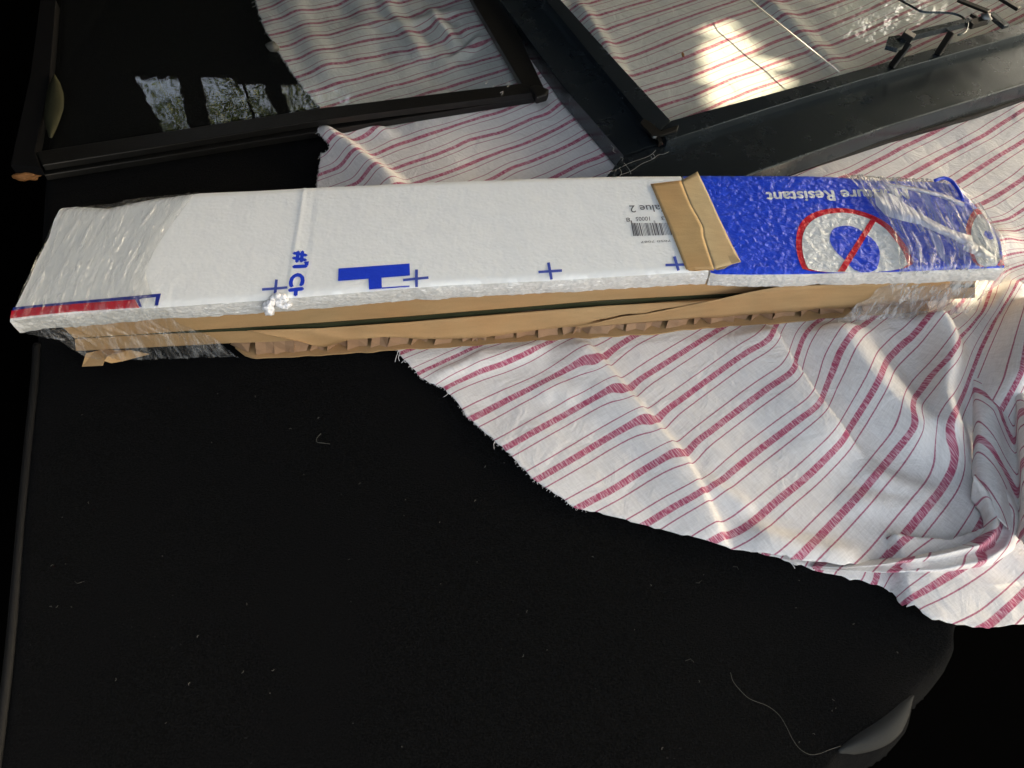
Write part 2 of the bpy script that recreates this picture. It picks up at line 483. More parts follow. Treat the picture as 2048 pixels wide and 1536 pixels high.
def build_mat():
    nx, ny = 640, 540
    xs = np.linspace(-0.80, 1.15, nx); ys = np.linspace(-0.02, 1.75, ny)
    X, Y = np.meshgrid(xs, ys)
    dr = edge_dist(X, Y, er)      # edge runs right to left and down: inside is on the right-hand side
    dl = edge_dist(X, Y, el)
    inside_r = -dr if edge_dist(np.array([0.0]), np.array([0.3]), er)[0] < 0 else dr
    inside_l = -dl if edge_dist(np.array([0.0]), np.array([0.3]), el)[0] < 0 else dl
    inside_r = np.where(Y > 0.45, 1.0, inside_r)
    Z = 0.0012 * vnoise(X, Y, 3, 0.11) - 0.0014
    # rolled lips
    def lip(d, w, drop):
        t = np.clip(-d / w, 0, 1)
        return -(1 - np.sqrt(np.clip(1 - t * t, 0, 1))) * drop
    Z += lip(inside_r - 0.004, 0.014, 0.05) 
    swell = np.exp(-((X - U(1760, 1440)[0]) ** 2 + (Y - U(1760, 1440)[1]) ** 2) / 0.035 ** 2)
    Z += 0.004 * swell * (inside_r > 0)
    Z += lip(inside_l - 0.006, 0.016, 0.03) + np.where(inside_l < -0.012, -0.06, 0)
    v = np.stack([X.ravel(), Y.ravel(), Z.ravel()], 1)
    me = mesh('felt_floor', v, grid_faces(ny, nx))
    gone = ((inside_r < -0.013) | (inside_l < -0.020)).ravel()
    bm = bmesh.new(); bm.from_mesh(me); bm.verts.ensure_lookup_table()
    bmesh.ops.delete(bm, geom=[bm.verts[i] for i in np.nonzero(gone)[0]], context='VERTS')
    bm.to_mesh(me); bm.free()
    return me
fl = link('felt_floor', build_mat(), M['felt'], smooth=True)
tag(fl, 'black felt load floor with a rolled left edge and ragged lower right edge', kind='structure')
lip_strip_mat = mat_simple('lit_strip_grey', (0.0028, 0.003, 0.0032), 0.7, 0.3, bump=0.3, bscale=400)  # strip added along the left lip where the roll catches light
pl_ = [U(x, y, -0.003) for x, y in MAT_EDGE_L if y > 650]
tag(link('lit_lip_strip', tube_mesh([p + np.array([-0.001, 0, 0]) for p in pl_], 0.0035, 10, smooth_pts=5), lip_strip_mat, smooth=True), 'strip added for the lit left lip of the felt load floor', kind='structure')
def lit_lip_lump():
    """lump added on the felt lip, paler grey to paint its highlight"""
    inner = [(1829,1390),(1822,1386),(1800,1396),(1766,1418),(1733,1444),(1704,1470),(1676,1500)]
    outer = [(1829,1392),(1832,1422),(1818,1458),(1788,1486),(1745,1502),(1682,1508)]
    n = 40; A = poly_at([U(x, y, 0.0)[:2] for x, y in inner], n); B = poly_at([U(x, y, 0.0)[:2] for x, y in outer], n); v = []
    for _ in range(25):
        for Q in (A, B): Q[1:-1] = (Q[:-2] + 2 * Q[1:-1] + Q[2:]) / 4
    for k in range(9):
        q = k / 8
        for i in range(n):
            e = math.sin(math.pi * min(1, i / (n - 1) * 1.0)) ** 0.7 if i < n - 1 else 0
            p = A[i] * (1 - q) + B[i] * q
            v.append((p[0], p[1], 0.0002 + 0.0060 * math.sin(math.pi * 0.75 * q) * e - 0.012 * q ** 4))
    return mesh('lit_lip_lump', v, grid_faces(9, n))
lip_lump = link('lit_lip_lump', lit_lip_lump(), mat_simple('lit_lip_grey', (0.022, 0.0235, 0.023), 0.95, 0.2, bump=0.4, bscale=500), smooth=True)  # pale colour stands for the lit rim of the felt
lip_lump.modifiers.new('thickness', 'SOLIDIFY').thickness = 0.001
tag(lip_lump, 'added paler lump painting the highlight on the lower right felt edge', kind='structure')
# dark well under the load floor, seen past its edges
def plain_box(x0, x1, y0, y1, z0, z1):
    v = [(x, y, z) for z in (z0, z1) for y in (y0, y1) for x in (x0, x1)]
    f = [(0, 1, 3, 2), (4, 6, 7, 5), (0, 4, 5, 1), (2, 3, 7, 6), (0, 2, 6, 4), (1, 5, 7, 3)]
    me = mesh('b', v, f); fix_normals(me); return me
tag(link('floor_well', plain_box(-1.6, 2.0, -0.15, 3.0, -0.40, -0.36), mat_simple('well_black', (0.001, 0.001, 0.001), 0.95, 0.0)), kind='structure')
tag(link('side_wall', plain_box(-1.50, -1.452, -1.6, 3.0, -0.36, 1.0), M['dark']), kind='structure')  # unseen, carried back past the camera to cut light from the left
tag(link('front_wall', plain_box(-1.45, 2.0, 2.9, 2.95, -0.36, 0.949), M['dark']), kind='structure')
tag(link('bounce_ground', mesh('d', [(-40, -40, -0.6), (40, -40, -0.6), (40, 40, -0.6), (-40, 40, -0.6)], [(0, 1, 2, 3)]), M['bounce']), kind='structure')  # unseen ground added to bounce light upwards
# unseen ceiling, outline and openings shaped for the light and the panes' reflections
ZC = 0.95
def mirror_hit(px, py, zg=0.024, zc=ZC):
    g = U(px, py, zg); d = ray(px, py).copy(); d[2] = -d[2]
    return g + d * (zc - zg) / d[2]
def build_ceiling():
    holes = [[(262, 139), (352, 142), (380, 262), (330, 266)], [(400, 148), (478, 151), (512, 252), (425, 262)],
             [(484, 152), (524, 155), (562, 244), (518, 250)], [(556, 158), (700, 168), (725, 222), (590, 240)],
             [(1668, -10), (1700, -40), (1880, -20), (1900, 20), (1840, 60), (1780, 72), (1735, 104), (1705, 96), (1660, 60)]]
    bm = bmesh.new()
    outer = [(-1.45, -1.6), (-0.62, -1.6), (-0.52, 0.0), (-0.36, 0.60), (0.45, 0.80), (0.72, 1.25), (0.80, 1.95), (1.0, 2.23), (1.8, 2.42), (2.0, 2.5), (2.0, 2.95), (-1.45, 2.95)]
    loops = [[(x, y) for x, y in outer]] + [[tuple(mirror_hit(*p)[:2]) for p in h] for h in holes]
    es = []
    for lp in loops:
        vs = [bm.verts.new((x, y, ZC)) for x, y in lp]
        es += [bm.edges.new((vs[i], vs[(i + 1) % len(vs)])) for i in range(len(vs))]
    bmesh.ops.triangle_fill(bm, use_beauty=True, edges=es)
    ext = bmesh.ops.extrude_face_region(bm, geom=list(bm.faces))
    bmesh.ops.translate(bm, vec=(0, 0, 0.015), verts=[g for g in ext['geom'] if isinstance(g, bmesh.types.BMVert)])
    bmesh.ops.recalc_face_normals(bm, faces=bm.faces)
    me = bpy.data.meshes.new('ceiling'); bm.to_mesh(me); bm.free()
    return me
tag(link('ceiling', build_ceiling(), M['dark']), 'unseen black ceiling lining with openings shaped for the pane reflections', kind='structure')

# ================================================================== CLOTH
STR = {  # stripe number -> traced pixel polylines of the thick stripe centres
 3: [[(843,744),(957,691)]],
 2: [[(898,772),(957,744),(1009,727),(1095,686)]],
 1: [[(954,832),(1009,803),(1078,768),(1130,741),(1174,717)],[(1188,724),(1268,672)]],
 0: [[(1016,893),(1078,858),(1147,820),(1230,772)],[(1246,781),(1319,734),(1423,668),(1450,651)]],
 -1: [[(1081,955),(1147,917),(1216,875),(1288,834)],[(1302,843),(1371,792),(1411,763),(1473,718),(1539,677)]],
 -2: [[(1161,1013),(1233,975),(1285,941),(1350,903)],[(1363,907),(1432,854),(1514,792),(1584,743)],[(1590,722),(1596,702),(1608,673),(1645,636)]],
 -3: [[(1292,1048),(1354,1010),(1432,969),(1514,903),(1596,841),(1633,813)],[(1653,772),(1674,722),(1686,686),(1719,657),(1756,628)]],
 -4: [[(1424,1083),(1493,1055),(1555,1001),(1616,952),(1678,891),(1698,858),(1735,800),(1750,775)],[(1762,750),(1780,714),(1821,673),(1867,632)]],
 -5: [[(1596,1116),(1657,1055),(1719,989),(1760,940),(1801,891),(1830,853)],[(1826,815),(1850,763),(1895,718),(1932,665),(1965,624)]],
 -6: [[(1772,1116),(1821,1055),(1875,989),(1903,948),(1912,907),(1895,858),(1924,796),(1944,743),(1965,690),(1990,640),(2040,560)]],
 13: [[(707,280),(758,253),(803,239),(854,227),(905,219)]],
 12: [[(744,310),(803,287),(854,270),(905,253),(956,236),(1008,222),(1059,198)]],
 11: [[(782,338),(837,321),(895,301),(939,280),(1008,263),(1059,239),(1097,226),(1124,205)]],
 10: [[(847,361),(905,342),(956,321),(1008,301),(1059,284),(1110,260),(1148,239)],[(1300,179),(1373,157),(1446,128),(1519,98),(1574,73),(1618,62)]],
 9: [[(991,354),(1025,335),(1076,318),(1145,287),(1175,270)],[(1322,212),(1391,190),(1464,157),(1519,139),(1555,124),(1610,106)]],
 8: [[(1110,354),(1145,335),(1196,315)],[(1446,204),(1519,175),(1574,157),(1628,135)]],
 14: [[(871,181),(939,161),(1008,140)]],
 15: [[(700,197),(751,181),(830,161),(895,140),(939,127),(994,113)]],
 16: [[(700,161),(768,144),(837,121),(905,106),(974,82)]],
 17: [[(700,123),(820,99),(871,89),(905,68),(960,51)]],
 11.0001: [[(1300,141),(1366,117),(1446,84),(1519,55),(1556,37)]],
 12.0001: [[(1300,99),(1373,69),(1446,40),(1519,15)]],
 13.0001: [[(1300,62),(1391,29),(1464,4)]],
 4: [[(1574,347),(1629,321),(1683,303)]],
 3.0001: [[(1699,350),(1756,321),(1811,292),(1866,266),(1939,223)]],
 2.0001: [[(1811,354),(1884,314),(1957,277),(2048,219)]],
 1.0001: [[(1914,365),(1976,325),(2048,281)]],
 0.0001: [[(1975,402),(2010,378),(2048,356)]],
 -1.0001: [[(2010,440),(2048,418)]],
}
# ridge list: pixel polyline of the crest, height, width on the left-hand side, width on the right-hand side, end fade
RIDGES = [
 ([(1120,660),(1180,700),(1240,775),(1300,845),(1360,910),(1400,985),(1440,1075),(1470,1130)], 0.0080, 0.009, 0.055, .14),
 ([(1500,600),(1545,660),(1590,738),(1640,812),(1690,870),(1750,930)], 0.013, 0.007, 0.075, .25),
 ([(1640,610),(1690,690),(1740,762),(1790,812),(1840,865),(1890,930)], 0.023, 0.055, 0.028, .22),
 ([(1800,570),(1880,640),(1900,700),(1880,790),(1896,860),(1912,905),(1915,950)], 0.027, 0.030, 0.024, .22),
 ([(1560,560),(1640,560),(1760,600),(1850,650)], 0.010, 0.02, 0.02, .25),
 ([(2090,560),(2040,640),(2030,720),(2020,780),(2010,840)], 0.045, 0.05, 0.022, .25),
 ([(1460,1040),(1560,1090),(1660,1110),(1760,1120)], 0.009, 0.02, 0.035, .3),
 ([(1660,1000),(1760,1010),(1860,1020),(1920,1040)], 0.005, 0.02, 0.02, .3),
 ([(1700,920),(1760,960),(1830,985),(1900,1000)], 0.006, 0.018, 0.022, .3),
 ([(900,745),(980,720),(1060,700),(1110,670)], 0.005, 0.015, 0.02, .3),
 ([(850,760),(930,735),(1000,690)], 0.004, 0.010, 0.012, .3),
 ([(1060,800),(1110,775),(1135,790),(1120,820)], 0.0025, 0.018, 0.018, .3),
 ([(1380,950),(1450,990),(1520,1040)], 0.004, 0.012, 0.02, .3),
 # upper piece
 ([(610,235),(650,262),(690,288),(730,322),(775,352),(820,390)], 0.016, 0.020, 0.030, .25),
 ([(640,260),(700,255),(760,262),(800,275)], 0.006, 0.015, 0.020, .3),
 ([(560,-30),(600,40),(640,120),(700,190)], 0.006, 0.030, 0.030, .25),
 ([(760,-10),(790,40),(830,90),(850,140)], 0.006, 0.022, 0.016, .25),
 ([(850,10),(880,60),(900,80),(930,120)], 0.006, 0.018, 0.014, .3),
 ([(700,30),(780,60),(860,50),(940,20)], 0.005, 0.018, 0.018, .3),
 ([(900,130),(940,100),(970,70)], 0.006, 0.012, 0.012, .3),
 ([(1140,-10),(1190,60),(1230,130),(1260,190)], 0.007, 0.02, 0.02, .25),
 ([(1500,-20),(1560,30),(1620,90),(1700,160)], 0.006, 0.03, 0.02, .25),
 ([(1900,560),(1960,500),(2048,460)], 0.012, 0.03, 0.03, .3),
 ([(1960,640),(2010,590),(2060,560)], 0.016, 0.018, 0.02, .3),
 ([(1500,330),(1600,300),(1720,255),(1860,210)], 0.004, 0.02, 0.02, .3),
]
def polyline_frame(X, Y, pts):
    """nearest distance, side and normalised arc position along a polyline"""
    best = np.full(X.shape, 1e9); sg = np.zeros(X.shape); tt = np.zeros(X.shape)
    seg = np.linalg.norm(np.diff(pts, axis=0), axis=1); cum = np.r_[0, np.cumsum(seg)]; T = cum[-1]
    for k, (a, b) in enumerate(zip(pts[:-1], pts[1:])):
        d = b - a; L2 = d @ d
        t = ((X - a[0]) * d[0] + (Y - a[1]) * d[1]) / L2
        tc = np.clip(t, 0, 1)
        r = np.hypot(X - a[0] - tc * d[0], Y - a[1] - tc * d[1])
        cr = d[0] * (Y - a[1]) - d[1] * (X - a[0])
        m = r < best
        best = np.where(m, r, best); sg = np.where(m, np.sign(cr), sg)
        tt = np.where(m, (cum[k] + tc * seg[k]) / T, tt)
    return best, sg, tt
BOXQ = [np.array(U(x, y, 0)[:2]) for x, y in ((60, 760), (1990, 655), (1930, 400), (140, 470))]
def cloth_z(X, Y, under=False):
    X = np.asarray(X, float); Y = np.asarray(Y, float)
    Z = np.zeros(X.shape)
    for pts, h, wl, wr, fade in RIDGES:
        P = poly_at([U(x, y, h * 0.7)[:2] for x, y in pts], 4 * len(pts))
        # smooth the polyline
        for _ in range(3): P[1:-1] = (P[:-2] + 2 * P[1:-1] + P[2:]) / 4
        r, sg, t = polyline_frame(X, Y, P)
        w = np.where(sg > 0, wl, wr)
        q = np.clip(r / w, 0, 1)
        prof = 0.5 * (1 + np.cos(math.pi * q))
        prof = np.where(w < 0.02, prof, prof ** 1.25)
        ends = np.clip(t / fade, 0, 1) * np.clip((1 - t) / fade, 0, 1)
        ends = ends * ends * (3 - 2 * ends)
        z = h * prof * ends
        Z = np.maximum(Z, z) + 0.35 * np.minimum(Z, z)
    Z += 0.0012 * (vnoise(X, Y, 5, 0.075) + 1) + 0.0006 * (vnoise(X, Y, 6, 0.03) + 1) 
    ang = math.radians(-58)
    a = X * math.cos(ang) + Y * math.sin(ang); b = -X * math.sin(ang) + Y * math.cos(ang)
    Z += 0.0009 * (vnoise(a / 3.5, b, 8, 0.022) + 1)
    up = np.clip((Y - 0.78) / 0.12, 0, 1) * np.clip((0.15 - X) / 0.1, 0, 1)
    Z += up * 0.0035 * (vnoise(a / 2, b, 9, 0.03) + 1)
    # pressed flat under the package
    c = sum(BOXQ) / 4
    ins = np.full(X.shape, 1e9)
    for k in range(4):
        p, q = BOXQ[k], BOXQ[(k + 1) % 4]; d = q - p; n = np.array([-d[1], d[0]]) / np.linalg.norm(d)
        if (c - p) @ n < 0: n = -n
        ins = np.minimum(ins, (X - p[0]) * n[0] + (Y - p[1]) * n[1])
    k = 1 - np.clip((ins - 0.000) / 0.02, 0, 1)
    Z = Z * k + 0.0006 * (1 - k)
    return Z + 0.0012
def inside_poly(X, Y, poly):
    c = np.zeros(X.shape, bool); n = len(poly)
    for i in range(n):
        x1, y1 = poly[i]; x2, y2 = poly[(i + 1) % n]
        m = ((y1 > Y) != (y2 > Y)) & (X < (x2 - x1) * (Y - y1) / (y2 - y1 + 1e-15) + x1)
        c ^= m
    return c
def tps_fit(P, v, lam=1e-5):
    n = len(P)
    d = np.linalg.norm(P[:, None] - P[None], axis=2)
    K = np.where(d > 0, d * d * np.log(d + 1e-12), 0) + lam * np.eye(n)
    A = np.zeros((n + 3, n + 3)); A[:n, :n] = K; A[:n, n] = 1; A[:n, n + 1:] = P; A[n, :n] = 1; A[n + 1:, :n] = P.T
    return np.linalg.solve(A, np.r_[v, 0, 0, 0])
def tps_eval(P, w, X, Y):
    out = np.empty(len(X))
    for s in range(0, len(X), 20000):
        q = np.stack([X[s:s + 20000], Y[s:s + 20000]], 1)
        d = np.linalg.norm(q[:, None] - P[None], axis=2)
        out[s:s + 20000] = (d * d * np.log(d + 1e-12)) @ w[:-3] + w[-3] + q @ w[-2:]
    return out
def unproj_all(pxs, zf):
    """pixels to points lying on the cloth surface"""
    z = np.full(len(pxs), 0.002); D = np.array([ray(x, y) for x, y in pxs])
    for _ in range(12):
        p = CAM + D * ((z - CAM[2]) / D[:, 2])[:, None]
        z = 0.5 * z + 0.5 * zf(p[:, 0], p[:, 1])
    return p[:, :2]
def build_cloth(name, outline, stripes, zf, step, jag=0.0012, lam=1e-5, parent=None, zlift=0.0):
    pts = list(unproj_all([(x, y) for x, y in outline], zf))
    # resample outline finely with frayed jitter
    op = []
    for a, b in zip(pts, pts[1:] + pts[:1]):
        n = max(1, int(np.linalg.norm(b - a) / 0.004)) if np.linalg.norm(a) < 1.6 else 1
        for k in range(n): op.append(a + (b - a) * k / n)
    op = np.array(op)
    op += RNG.randn(*op.shape) * jag * 0.5
    x0, y0 = op.min(0); x1, y1 = op.max(0)
    x1 = min(x1, 1.35); y1 = min(y1, 1.5)
    xs = np.arange(x0 - step, x1 + step, step); ys = np.arange(y0 - step, y1 + step, step)
    X, Y = np.meshgrid(xs, ys)
    ins = inside_poly(X, Y, op)
    near = ins.copy()
    near[1:] |= ins[:-1]; near[:-1] |= ins[1:]; near[:, 1:] |= ins[:, :-1]; near[:, :-1] |= ins[:, 1:]
    near[1:, 1:] |= ins[:-1, :-1]; near[:-1, :-1] |= ins[1:, 1:]; near[1:, :-1] |= ins[:-1, 1:]; near[:-1, 1:] |= ins[1:, :-1]
    rim = near & ~ins
    # pull the rim onto the outline
    rx, ry = X[rim], Y[rim]
    A = op; B = np.roll(op, -1, axis=0); best = np.full(rx.shape, 1e9); bx = rx.copy(); by = ry.copy()
    for a, b in zip(A, B):
        d = b - a; L2 = d @ d + 1e-18
        t = np.clip(((rx - a[0]) * d[0] + (ry - a[1]) * d[1]) / L2, 0, 1)
        qx, qy = a[0] + t * d[0], a[1] + t * d[1]; r = np.hypot(rx - qx, ry - qy); m = r < best
        best[m] = r[m]; bx[m] = qx[m]; by[m] = qy[m]
    X[rim], Y[rim] = bx, by
    idx = -np.ones(X.shape, int); keep = near; idx[keep] = np.arange(keep.sum())
    Xk, Yk = X[keep], Y[keep]
    Zk = zf(Xk, Yk) + zlift
    q = (keep[:-1, :-1] & keep[:-1, 1:] & keep[1:, 1:] & keep[1:, :-1])
    q &= (ins[:-1, :-1].astype(int) + ins[:-1, 1:] + ins[1:, 1:] + ins[1:, :-1]) > 0
    faces = np.stack([idx[:-1, :-1][q], idx[:-1, 1:][q], idx[1:, 1:][q], idx[1:, :-1][q]], 1)
    me = bpy.data.meshes.new(name)
    nv, nf = len(Xk), len(faces)
    me.vertices.add(nv); me.vertices.foreach_set('co', np.stack([Xk, Yk, Zk], 1).ravel())
    me.loops.add(nf * 4); me.loops.foreach_set('vertex_index', faces.ravel().astype(np.int32))
    me.polygons.add(nf); me.polygons.foreach_set('loop_start', np.arange(0, nf * 4, 4, dtype=np.int32))
    me.polygons.foreach_set('loop_total', np.full(nf, 4, dtype=np.int32))
    me.update(calc_edges=True); me.validate()
    P, V = [], []
    for k, lines in stripes.items():
        for ln in lines:
            m = max(2, int(sum(np.hypot(b[0] - a[0], b[1] - a[1]) for a, b in zip(ln[:-1], ln[1:])) / 30))
            for x, y in poly_at(ln, m):
                P.append((x, y)); V.append(round(k))
    P = unproj_all(P, zf); V = np.array(V, float)
    w = tps_fit(P, V, lam)
    ph = tps_eval(P, w, Xk, Yk)
    th = math.radians(32)
    along = Xk * math.cos(th) + Yk * math.sin(th) + 0.3 * Zk
    uvl = me.uv_layers.new(name='stripe')
    li = faces.ravel()
    uvl.data.foreach_set('uv', np.stack([along[li], ph[li]], 1).ravel().astype(np.float32))
    o = link(name, me, M['cloth'], parent, smooth=True)
    so_ = o.modifiers.new('thickness', 'SOLIDIFY'); so_.thickness = 0.0007; so_.offset = -1
    return o, op
OUT_MAIN = [(500,-120),(512,0),(519,30),(532,62),(553,95),(572,128),(592,155),(612,182),(640,215),(634,240),(622,259),(632,266),(648,276),(661,292),(655,303),(641,306),(638,330),(634,372),(640,420),(700,560),(780,670),(793,699),(806,716),(828,738),(848,758),(868,768),(880,772),(897,784),(913,796),(922,815),(936,835),(955,852),(975,868),(995,885),(1014,902),(1040,930),(1065,955),(1090,975),(1120,993),(1138,1008),(1150,1015),
  (1200,1026),(1262,1042),(1330,1060),(1400,1078),(1430,1087),(1514,1104),(1596,1119),(1678,1129),(1760,1137),(1842,1144),(1924,1142),(1965,1131),(2006,1108),(2039,1076),(2060,1060),(2300,1000),(2600,700),(2600,-200)]
cloth = empty('striped_cloth', 'white cotton cloth with raspberry red stripes spread rumpled under the package', 'cloth')
main, op_main = build_cloth('top_layer', OUT_MAIN, STR, cloth_z, 0.0026, parent=cloth)
# the folded-under layer showing below the hem
LR = [([(1788,1120),(1795,1160),(1803,1215)], 0.010, 0.030, 0.004),]
def under_z(X, Y):
    X = np.asarray(X, float); Y = np.asarray(Y, float)
    Z = 0.0010 * (vnoise(X, Y, 15, 0.05) + 1) + 0.0008
    P = poly_at([U(x, y, 0.006)[:2] for x, y in [(1783,1090),(1790,1135),(1797,1180),(1806,1225)]], 16)
    r, sg, t = polyline_frame(X, Y, P)
    # step up on the right-hand piece
    side = np.where(sg > 0, 1, -1) * r
    st = np.clip((side + 0.004) / 0.008, 0, 1); st = st * st * (3 - 2 * st)
    Z += 0.011 * st * np.exp(-np.clip(side, 0, 1) / 0.16)
    a = (X - P[0][0]) * 0.8 + (Y - P[0][1]) * 0.6
    return Z + 0.0015 * (vnoise(a / 0.5, Y - X, 17, 0.035) + 1) * st
OUT_LOW = [(1500,1085),(1514,1103),(1526,1107),(1580,1124),(1637,1142),(1700,1157),(1760,1170),(1774,1176),(1786,1186),(1796,1200),(1801,1216),(1810,1220),(1814,1206),(1828,1210),(1848,1226),(1867,1239),(1905,1249),(1950,1254),(2000,1253),(2060,1246),(2300,1200),(2300,980),(2060,1020),(1900,1080),(1700,1070)]
STR_LOW = {0: [[(1700,1060),(1688,1118),(1676,1140)]] , 1: [[(1756,1141),(1750,1165)]], 2: [[(1809,1206),(1903,1149),(1960,1112)]], 3: [[(1981,1247),(2048,1186),(2110,1120)]], 0.0001: [[(1643,1128),(1637,1145)]]}
STR_LOW.pop(0)
low, op_low = build_cloth('folded_under_layer', OUT_LOW, STR_LOW, under_z, 0.0026, parent=cloth, lam=1e-6)
# the cloth rolled over itself at the right edge
def rolled(name, rows, per, nt, stripes, lam=1e-5, taper=None):
    R = [poly_at([U(x, y, z) for x, y in pl], nt) for pl, z in rows]
    R = [np.column_stack([q[:, 0], q[:, 1], np.full(nt, z) if not isinstance(z, tuple) else 0]) for q, (pl, z) in zip(R, rows)]
    S = []
    n = len(R)
    for i in range(n - 1):
        p0, p1, p2, p3 = R[max(i - 1, 0)], R[i], R[i + 1], R[min(i + 2, n - 1)]
        for k in range(per):
            t = k / per
            S.append(0.5 * ((2 * p1) + (-p0 + p2) * t + (2 * p0 - 5 * p1 + 4 * p2 - p3) * t * t + (-p0 + 3 * p1 - 3 * p2 + p3) * t ** 3))
    S.append(R[-1]); S = np.array(S)
    for _ in range(6): S[:, 1:-1] = (S[:, :-2] + 2 * S[:, 1:-1] + S[:, 2:]) / 4
    e = np.clip(np.minimum(np.arange(nt), 1e9) / (nt * 0.01 + 1), 0, 1)
    tt = np.linspace(0, 1, nt); S[:, :, 2] *= (taper(tt) if taper else 1)
    S[:, :, 2] += 0.0012 * vnoise(S[:, :, 0], S[:, :, 1], 77, 0.02)
    me = mesh(name, S.reshape(-1, 3), grid_faces(len(S), nt))
    o = link(name, me, M['cloth'], cloth, smooth=True)
    P, V = [], []
    zs = [z for _, z in rows]
    for k, lines in stripes.items():
        for ln in lines:
            for x, y in poly_at(ln, 5):
                P.append(U(x, y, float(np.mean(zs)))[:2]); V.append(round(k, 2))
    P = np.array(P); w = tps_fit(P, np.array(V, float), lam)
    X, Y = S[:, :, 0].ravel(), S[:, :, 1].ravel()
    ph = tps_eval(P, w, X, Y); al = (X + Y) * 0.7
    uvl = me.uv_layers.new(name='stripe')
    li = np.array([l.vertex_index for l in me.loops])
    uvl.data.foreach_set('uv', np.stack([al[li], ph[li]], 1).ravel().astype(np.float32))
    m = o.modifiers.new('thickness', 'SOLIDIFY'); m.thickness = 0.0007; m.offset = -1
    return o
rolled('right_fold', [([(1948,760),(1946,820),(1945,880),(1943,950),(1950,985),(1962,1012)], 0.006), ([(1962,740),(1958,800),(1956,880),(1956,950),(1965,990),(1976,1015)], 0.019),
    ([(1992,720),(1988,790),(1986,880),(1990,950),(1998,1000),(2002,1040)], 0.024), ([(2030,700),(2026,790),(2028,880),(2033,960),(2034,1040),(2030,1070)], 0.018),
    ([(2044,700),(2040,790),(2042,880),(2046,960),(2046,1040),(2040,1080)], 0.040), ([(2090,700),(2085,790),(2085,880),(2085,960),(2080,1040),(2070,1100)], 0.052), ([(2200,700),(2200,790),(2200,880),(2200,960),(2200,1040),(2200,1100)], 0.03)], 6, 90,
    {0: [[(1956,866),(1990,897),(2031,936)]], -1: [[(1953,975),(1984,1016)]], 1: [[(1990,790),(2035,850)]], 2: [[(2060,800),(2085,870)]]}, 1e-3, lambda t: 0.25 + 0.75 * np.clip(t / 0.35, 0, 1) ** 0.8)
rolled('rolled_hem', [([(1940,1000),(1958,1020),(1968,1045),(1964,1066),(1935,1084),(1880,1100),(1790,1113),(1700,1118),(1640,1112)], 0.007),
    ([(1946,955),(1974,990),(1991,1030),(1989,1063),(1960,1090),(1890,1107),(1790,1118),(1700,1122),(1640,1115)], 0.024),
    ([(1952,948),(1990,985),(2008,1035),(2002,1076),(1968,1103),(1890,1120),(1790,1126),(1700,1125),(1640,1118)], 0.015),
    ([(1962,935),(2012,980),(2036,1040),(2016,1092),(1972,1122),(1895,1136),(1790,1135),(1700,1129),(1640,1121)], 0.021),
    ([(1970,925),(2024,975),(2048,1042),(2026,1100),(1978,1131),(1898,1143),(1790,1140),(1700,1132),(1640,1123)], 0.012),
    ([(1970,925),(2024,975),(2048,1045),(2026,1106),(1978,1136),(1898,1145),(1790,1141),(1700,1133),(1640,1124)], 0.003)], 7, 150,
    {0: [[(1953,975),(1984,1016),(2002,1045),(1985,1078),(1970,1105),(1955,1130)], [(1966,1079),(1945,1092)]], -0.28: [[(1955,1004),(1976,1014),(1984,1032)], [(1932,1100),(1912,1139)]], 0.28: [[(1971,962),(2010,1011),(2024,1053),(2000,1108)]], 1: [[(2040,990),(2056,1060)]],
     -0.72: [[(1852,1115),(1833,1141)]], -1: [[(1818,1118),(1792,1137)]], -2: [[(1660,1108),(1645,1120)]]}, 1e-5, lambda t: 0.22 + 0.78 * np.clip((1 - t) / 0.5, 0, 1))
# frayed threads along the cut edge
def fray():
    ms = []
    rs = random.Random(4)
    runs = [(op_main, 1.0)]
    for op, _ in runs:
        n = len(op)
        for i in range(n):
            a, b = op[i], op[(i + 1) % n]
            if np.linalg.norm(a) > 1.15 or np.linalg.norm(b - a) > 0.02 or a[0] > 0.055: continue
            zc = float(cloth_z(a[:1], a[1:2])[0])
            d = (b - a) / (np.linalg.norm(b - a) + 1e-9); nn = np.array([-d[1], d[0]])
            for _k in range(3):
                if rs.random() < 0.25: continue
                L = rs.uniform(0.0006, 0.0019) if rs.random() < 0.985 else rs.uniform(0.003, 0.006)
                o = a + (b - a) * rs.random()
                s = 1 if not inside_poly(np.array([o[0] + nn[0] * 0.006]), np.array([o[1] + nn[1] * 0.006]), op)[0] else -1
                dv = nn * s + d * rs.uniform(-0.9, 0.9)
                z = max(0.0010, zc - 0.0003)
                p = [(o[0], o[1], z), (o[0] + dv[0] * L * 0.5, o[1] + dv[1] * L * 0.5, z + rs.uniform(0, 0.001)),
                     (o[0] + dv[0] * L + rs.uniform(-1, 1) * L * .3, o[1] + dv[1] * L + rs.uniform(-1, 1) * L * .3, z - 0.0008)]
                ms.append(tube_mesh(p, 0.00016, 3))
    return join_meshes(ms, 'frayed_edge')
tag(link('frayed_edge', fray(), M['thread'], cloth), kind='stuff')
for pl in [[(797,702),(792,716),(790,724)],[(800,704),(797,715),(799,722)],[(806,712),(812,716),(803,726)],[(868,766),(874,772),(886,774)],[(872,768),(878,775)],[(862,762),(858,767)],
           [(1572,1118),(1584,1128),(1590,1137)],[(1578,1120),(1590,1126),(1594,1131)],[(1566,1116),(1580,1122)]]:
    link('loose_thread', tube_mesh([U(x, y, 0.004 - 0.001 * i) for i, (x, y) in enumerate(pl)], 0.0003, 4, smooth_pts=5), M['thread'], cloth)

